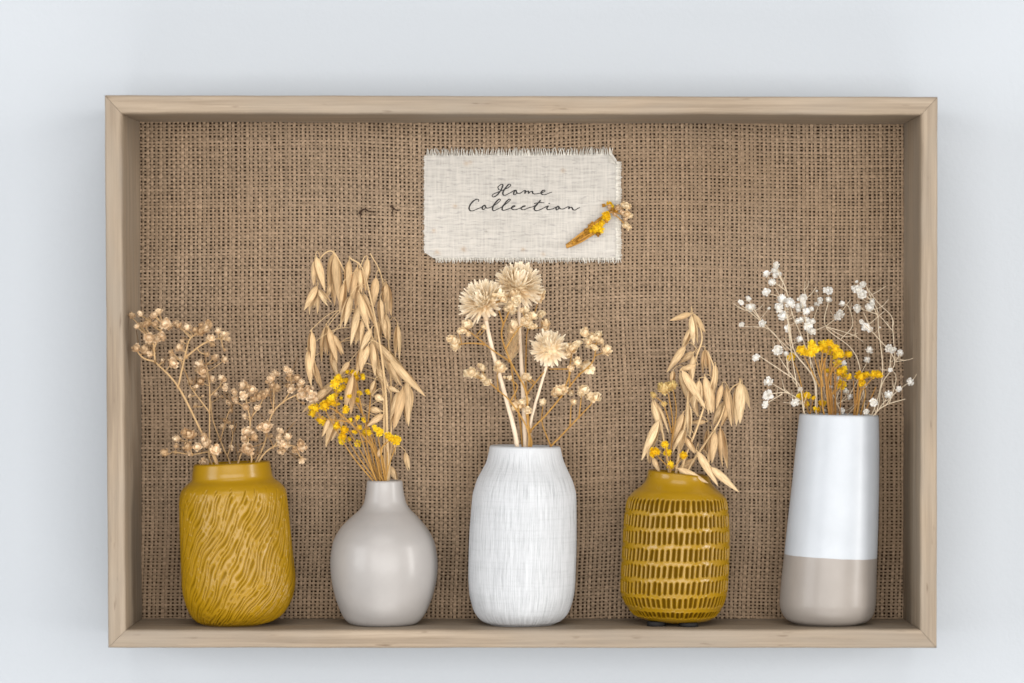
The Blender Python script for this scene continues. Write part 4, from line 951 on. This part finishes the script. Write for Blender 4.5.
# --- vase 5: white gypsophila and yellow heads
cH, cI = crop(730, 255, 5.389), crop(730, 330, 5.389)
g5 = "white gypsophila in the two-tone vase"
b5 = (838, 450)
v5 = [Sprig("white gypsophila sprig leaning low toward the oats, above the two-tone vase", "dried flower",
            [[b5] + pts(cI, (412, 470), (375, 300), (270, 215), (165, 145)), pts(cI, (375, 300), (280, 170), (258, 110)), pts(cI, (320, 250), (300, 130))], 0.034, 0.026, M["stem_pale"], 0.00036, g5),
      Sprig("white gypsophila sprig slanting widest toward the dimpled vase, its heads high", "dried flower",
            [[b5] + pts(cI, (470, 470), (440, 240)) + pts(cH, (240, 430), (112, 290)), pts(cH, (200, 385), (62, 270)), pts(cH, (300, 510), (210, 400), (70, 385)), pts(cH, (160, 340), (100, 245))], 0.036, 0.034, M["stem_pale"], 0.00036, g5),
      Sprig("tallest white gypsophila sprig with a knot of heads at its tip, in the two-tone vase", "dried flower",
            [[b5] + pts(cI, (480, 470), (460, 250)) + pts(cH, (390, 450), (340, 330), (300, 180), (262, 110)), pts(cH, (305, 195), (215, 130)), pts(cH, (320, 240), (200, 205)), pts(cH, (300, 180), (248, 60))], 0.036, 0.030, M["stem_pale"], 0.00036, g5),
      Sprig("dense white gypsophila sprig massed over the yellow heads of the two-tone vase", "dried flower",
            [[b5] + pts(cI, (470, 470), (455, 270), (350, 120)) + pts(cH, (320, 380), (290, 260)), pts(cI, (440, 240), (425, 80)) + pts(cH, (400, 310), (385, 240)), pts(cI, (360, 300), (325, 80)) + pts(cH, (315, 390), (310, 260)), pts(cH, (330, 470), (300, 300))], 0.034, 0.020, M["stem_pale"], 0.00042, g5),
      Sprig("wiry white gypsophila sprig with splayed bare twigs, rising behind the yellow heads", "dried flower",
            [[(842, 450)] + pts(cI, (720, 460), (700, 210)) + pts(cH, (650, 500), (515, 385), (530, 250), (528, 200)), pts(cH, (515, 385), (580, 330), (650, 240)), pts(cH, (515, 385), (660, 430), (720, 470)), pts(cH, (515, 385), (440, 400), (480, 260)), pts(cH, (515, 385), (620, 440), (690, 420)), pts(cH, (600, 450), (660, 380), (640, 280), (605, 265)), pts(cH, (400, 250), (405, 140))], 0.038, 0.050, M["stem_pale"], 0.00036, g5),
      Sprig("white gypsophila sprig curving tall near the end board, in the two-tone vase", "dried flower",
            [[(846, 450)] + pts(cI, (760, 465)) + pts(cH, (822, 640), (800, 400), (795, 300), (755, 240), (700, 195)), pts(cH, (795, 320), (690, 285)), pts(cH, (770, 255), (735, 170)), pts(cH, (795, 330), (765, 260))], 0.036, 0.034, M["stem_pale"], 0.00036, g5),
      Sprig("white gypsophila sprig bowed outward against the end board of the box", "dried flower",
            [[(848, 450)] + pts(cI, (780, 465), (820, 290), (888, 170)) + pts(cH, (800, 450), (725, 375)), pts(cH, (890, 575), (878, 410), (870, 330), (800, 260), (730, 165)), pts(cH, (878, 410), (810, 330)), pts(cH, (890, 575), (920, 530)), pts(cH, (890, 575), (960, 565), (995, 553)), pts(cI, (860, 210), (870, 110)), pts(cH, (760, 400), (720, 310))], 0.034, 0.030, M["stem_pale"], 0.00036, g5),
      Sprig("low white gypsophila sprig spilling over the two-tone vase's rim toward the oats", "dried flower",
            [[(836, 450)] + pts(cI, (410, 470), (395, 400), (310, 340), (215, 345)), pts(cI, (330, 350), (230, 290)), pts(cI, (280, 345), (190, 400)), pts(cI, (395, 390), (350, 395)), pts(cI, (330, 350), (290, 315))], 0.037, 0.030, M["stem_pale"], 0.00036, g5),
      Sprig("low white gypsophila sprig reaching across the end board from the two-tone vase", "dried flower",
            [[(848, 450)] + pts(cI, (770, 465), (840, 405), (945, 372)), pts(cI, (840, 405), (890, 340), (960, 285)), pts(cI, (800, 430), (850, 360)), pts(cI, (785, 450), (775, 395)), pts(cI, (860, 395), (895, 260), (860, 200))], 0.032, 0.012, M["stem_pale"], 0.00036, g5),
      Sprig("short faded gypsophila sprig standing among the yellow stems in the two-tone vase", "dried flower",
            [[(841, 450)] + pts(cI, (600, 470), (570, 380), (530, 300)), pts(cI, (575, 400), (640, 365)), pts(cI, (570, 380), (610, 270)), pts(cI, (600, 450), (610, 430)), pts(cI, (620, 470), (700, 380), (725, 305)), pts(cI, (560, 460), (510, 340), (520, 250)), pts(cI, (640, 360), (735, 180))], 0.036, 0.040, M["stem_pale"], 0.00036, g5)]
bouquet([v5[2]], "white", hd(cH, 5.389, [(247, 55, 22), (242, 85, 20), (265, 105, 20), (197, 102, 22), (228, 147, 24), (195, 200, 22)]))
bouquet([v5[1]], "white", hd(cH, 5.389, [(98, 235, 17), (60, 255, 16), (112, 285, 28), (62, 375, 16), (175, 370, 24), (210, 287, 8)]))
bouquet([v5[0]], "white", hd(cH, 5.389, [(258, 512, 28), (303, 533, 15), (140, 553, 22)]))
bouquet([v5[3]], "white", hd(cH, 5.389, [(280, 240, 30), (322, 260, 30), (262, 285, 28), (285, 330, 28), (310, 400, 22), (390, 235, 28), (392, 270, 24), (370, 295, 18), (410, 305, 26), (440, 290, 16), (385, 350, 22), (420, 380, 32), (440, 410, 24), (415, 350, 18), (375, 455, 20)]))
bouquet([v5[4]], "white", hd(cH, 5.389, [(485, 245, 18), (462, 265, 14), (528, 190, 28), (530, 242, 22), (468, 195, 8), (590, 322, 28), (570, 335, 18), (602, 262, 20)]))
bouquet([v5[5]], "white", hd(cH, 5.389, [(685, 285, 22), (690, 185, 24), (712, 212, 26), (718, 158, 20), (683, 145, 10), (668, 180, 17), (748, 285, 26), (765, 250, 18)]))
bouquet([v5[6]], "white", hd(cH, 5.389, [(730, 388, 24), (755, 402, 18), (710, 360, 14), (858, 505, 24), (878, 512, 18), (915, 530, 22), (808, 390, 6)]))
bouquet([v5[7]], "white", hd(cI, 5.389, [(205, 278, 28), (205, 350, 28), (190, 402, 20), (350, 393, 22), (378, 320, 14)]))
bouquet([v5[8]], "white", hd(cI, 5.389, [(970, 280, 22), (910, 318, 18), (855, 350, 24), (775, 390, 22), (735, 440, 16), (865, 215, 14)]))
bouquet([v5[9]], "white", hd(cI, 5.389, [(540, 305, 14), (645, 362, 18), (605, 435, 16), (625, 330, 18), (590, 265, 20), (525, 245, 14), (725, 300, 16), (515, 435, 10), (612, 182, 24), (740, 162, 22), (750, 108, 26)]))
for s in v5:
    for _ in range(6):                                                                # bare hair-thin twiglets
        P = random.choice(s.lines); a = P[random.randrange(len(P) // 3, len(P))]; b = a + np.array([random.gauss(0, 7), -abs(random.gauss(8, 4)), random.gauss(0, .003)])
        b[2] = min(b[2], YB - .004); tube(s.mb, cr([W(*a), W(*((a + b) / 2 + np.array([random.gauss(0, 1), 1, 0]))), W(*b)], 4), 0.00022, 0.00014, 4)
    s.done()
g5y = "yellow sprigs in the two-tone vase"
y5 = [Sprig("yellow everlasting sprig with the fullest cluster, in the middle of the two-tone vase", "dried flower",
            [[(839, 450)] + pts(cI, (510, 470), (490, 250), (500, 100)), pts(cI, (490, 270), (445, 115)), pts(cI, (492, 230), (540, 80)), pts(cI, (480, 300), (390, 120)), pts(cI, (500, 300), (480, 160))], 0.033, 0.018, M["stem_gold"], 0.0006, g5y),
      Sprig("yellow everlasting sprig rising just beside the fullest yellow cluster, toward the end board", "dried flower",
            [[(841, 450)] + pts(cI, (545, 470), (530, 280), (585, 140)), pts(cI, (532, 260), (545, 130)), pts(cI, (545, 230), (630, 140)), pts(cI, (535, 330), (525, 230)), pts(cI, (540, 370), (600, 240)), pts(cI, (560, 340), (600, 300))], 0.035, 0.024, M["stem_gold"], 0.0006, g5y),
      Sprig("yellow everlasting sprig standing apart, by the end board side of the two-tone vase", "dried flower",
            [[(846, 450)] + pts(cI, (680, 470), (700, 360), (710, 265)), pts(cI, (705, 330), (780, 245)), pts(cI, (690, 420), (700, 330)), pts(cI, (705, 450), (730, 350), (720, 290))], 0.034, 0.022, M["stem_gold"], 0.0006, g5y),
      Sprig("short yellow everlasting sprig low at the two-tone vase's rim, toward the oats", "dried flower",
            [[(839, 450)] + pts(cI, (440, 470), (410, 400), (380, 362)), pts(cI, (410, 410), (415, 360)), pts(cI, (430, 460), (450, 370)), pts(cI, (470, 470), (495, 400)), pts(cI, (405, 395), (370, 240), (332, 148))], 0.038, 0.030, M["stem_gold"], 0.0005, g5y)]
bouquet([y5[0]], "yellow", hd(cI, 5.389, [(385, 108, 21), (440, 70, 19), (445, 105, 24), (505, 80, 24), (488, 97, 18), (535, 70, 16), (400, 118, 14), (515, 105, 18)]))
bouquet([y5[1]], "yellow", hd(cI, 5.389, [(570, 100, 18), (590, 130, 20), (545, 120, 18), (635, 132, 20), (580, 180, 18), (525, 220, 16), (605, 232, 24), (590, 225, 18), (640, 255, 14), (600, 295, 20), (565, 150, 14)]))
bouquet([y5[2]], "yellow", hd(cI, 5.389, [(705, 255, 24), (735, 240, 16), (780, 237, 22), (718, 288, 14), (690, 240, 14)]))
bouquet([y5[3]], "yellow", hd(cI, 5.389, [(375, 360, 20), (410, 355, 18), (450, 365, 10), (495, 395, 14), (415, 400, 15), (470, 430, 14), (332, 145, 18)]))
for s in y5:
    for _ in range(0 if s is y5[3] else 5):
        P = s.lines[0]; a = P[2 + random.randrange(5)]; b = P[-3] + np.array([random.gauss(0, 7), random.gauss(4, 5), random.gauss(0, .003)])
        tube(s.mb, cr([W(*a), W(*((a + b) / 2 + np.array([random.gauss(0, 2), 3, 0]))), W(*b)], 6), 0.0004, 0.00025, 5, (.9, .8, .7))
    s.done()

# --- small sprig on the cloth label
cK = crop(555, 190, 9.756)
yl = YB - 0.0046
sp = thing("dried_sprig", "tiny yellow and beige dried sprig lying across the cloth label's corner", "dried flower", W(*cK(400, 330), yl + .003))
m = MB()
for k in range(16):
    t = random.uniform(-.6, .6); ax_, ay_ = 122 + 14 * t + random.uniform(-10, 18), 545 + 16 * t
    ex, ey = [(405, 345), (430, 395), (475, 285), (500, 270), (380, 420), (540, 180)][k % 6]; ex += random.gauss(0, 14); ey += random.gauss(0, 14)
    a = np.array([*cK(ax_, ay_), yl + random.uniform(-.0004, .001)]); e = np.array([*cK(ex, ey), yl + random.gauss(0, .0005)])
    mid = a * .5 + e * .5 + np.array([t * 1.6, t * 1.6, random.gauss(0, .0004)])
    g = random.uniform(.42, 1.05); tube(m, cr([W(*a), W(*mid), W(*e)], 6), 0.00052, 0.00035, 6, (g * 1.5, g * 1.4, g * 1.0), .1)
tube(m, cr([W(*cK(110, 550), yl), W(*cK(160, 535), yl - .0004), W(*cK(215, 490), yl)], 5), 0.0013, 0.0010, 7, (1.0, .95, .8), .2)
for e in ((540, 150), (610, 175), (690, 170), (700, 250), (690, 340), (590, 240)):
    tube(m, cr([W(*cK(470, 290), yl), W(*cK(545, 215), yl - .0006), W(*cK(*e), yl)], 5), 0.0005, 0.0004, 5)
m.build("stem", M["stem_gold"], sp)
for kind, lst in (("yellow", [(418, 375, 50), (445, 400, 26), (500, 245, 42), (480, 265, 24), (530, 140, 28), (385, 395, 30), (455, 325, 30), (515, 275, 26), (350, 400, 22), (555, 160, 22)]), ("ochre", [(150, 540, 20), (185, 515, 20), (215, 495, 18), (245, 465, 20), (285, 440, 22), (320, 400, 26), (345, 360, 26), (320, 440, 20), (365, 335, 24), (300, 395, 20), (420, 430, 26), (440, 290, 22), (560, 190, 24), (500, 300, 20), (595, 200, 24), (475, 150, 20)]), ("cream", [(665, 150, 36), (705, 160, 38), (700, 235, 36), (735, 255, 28), (695, 345, 34), (715, 365, 26)]), ("gyp", [(610, 170, 30), (585, 235, 24), (660, 220, 26), (530, 165, 26), (690, 285, 24), (640, 180, 22), (560, 200, 20)])):
    for x, y, r in lst: place_head(sp, kind, W(*cK(x, y), yl - .0008 + random.gauss(0, .0006)), (random.gauss(.1, .35), -1, random.gauss(.1, .35)), r * 1.12 / 9.756 * PX)
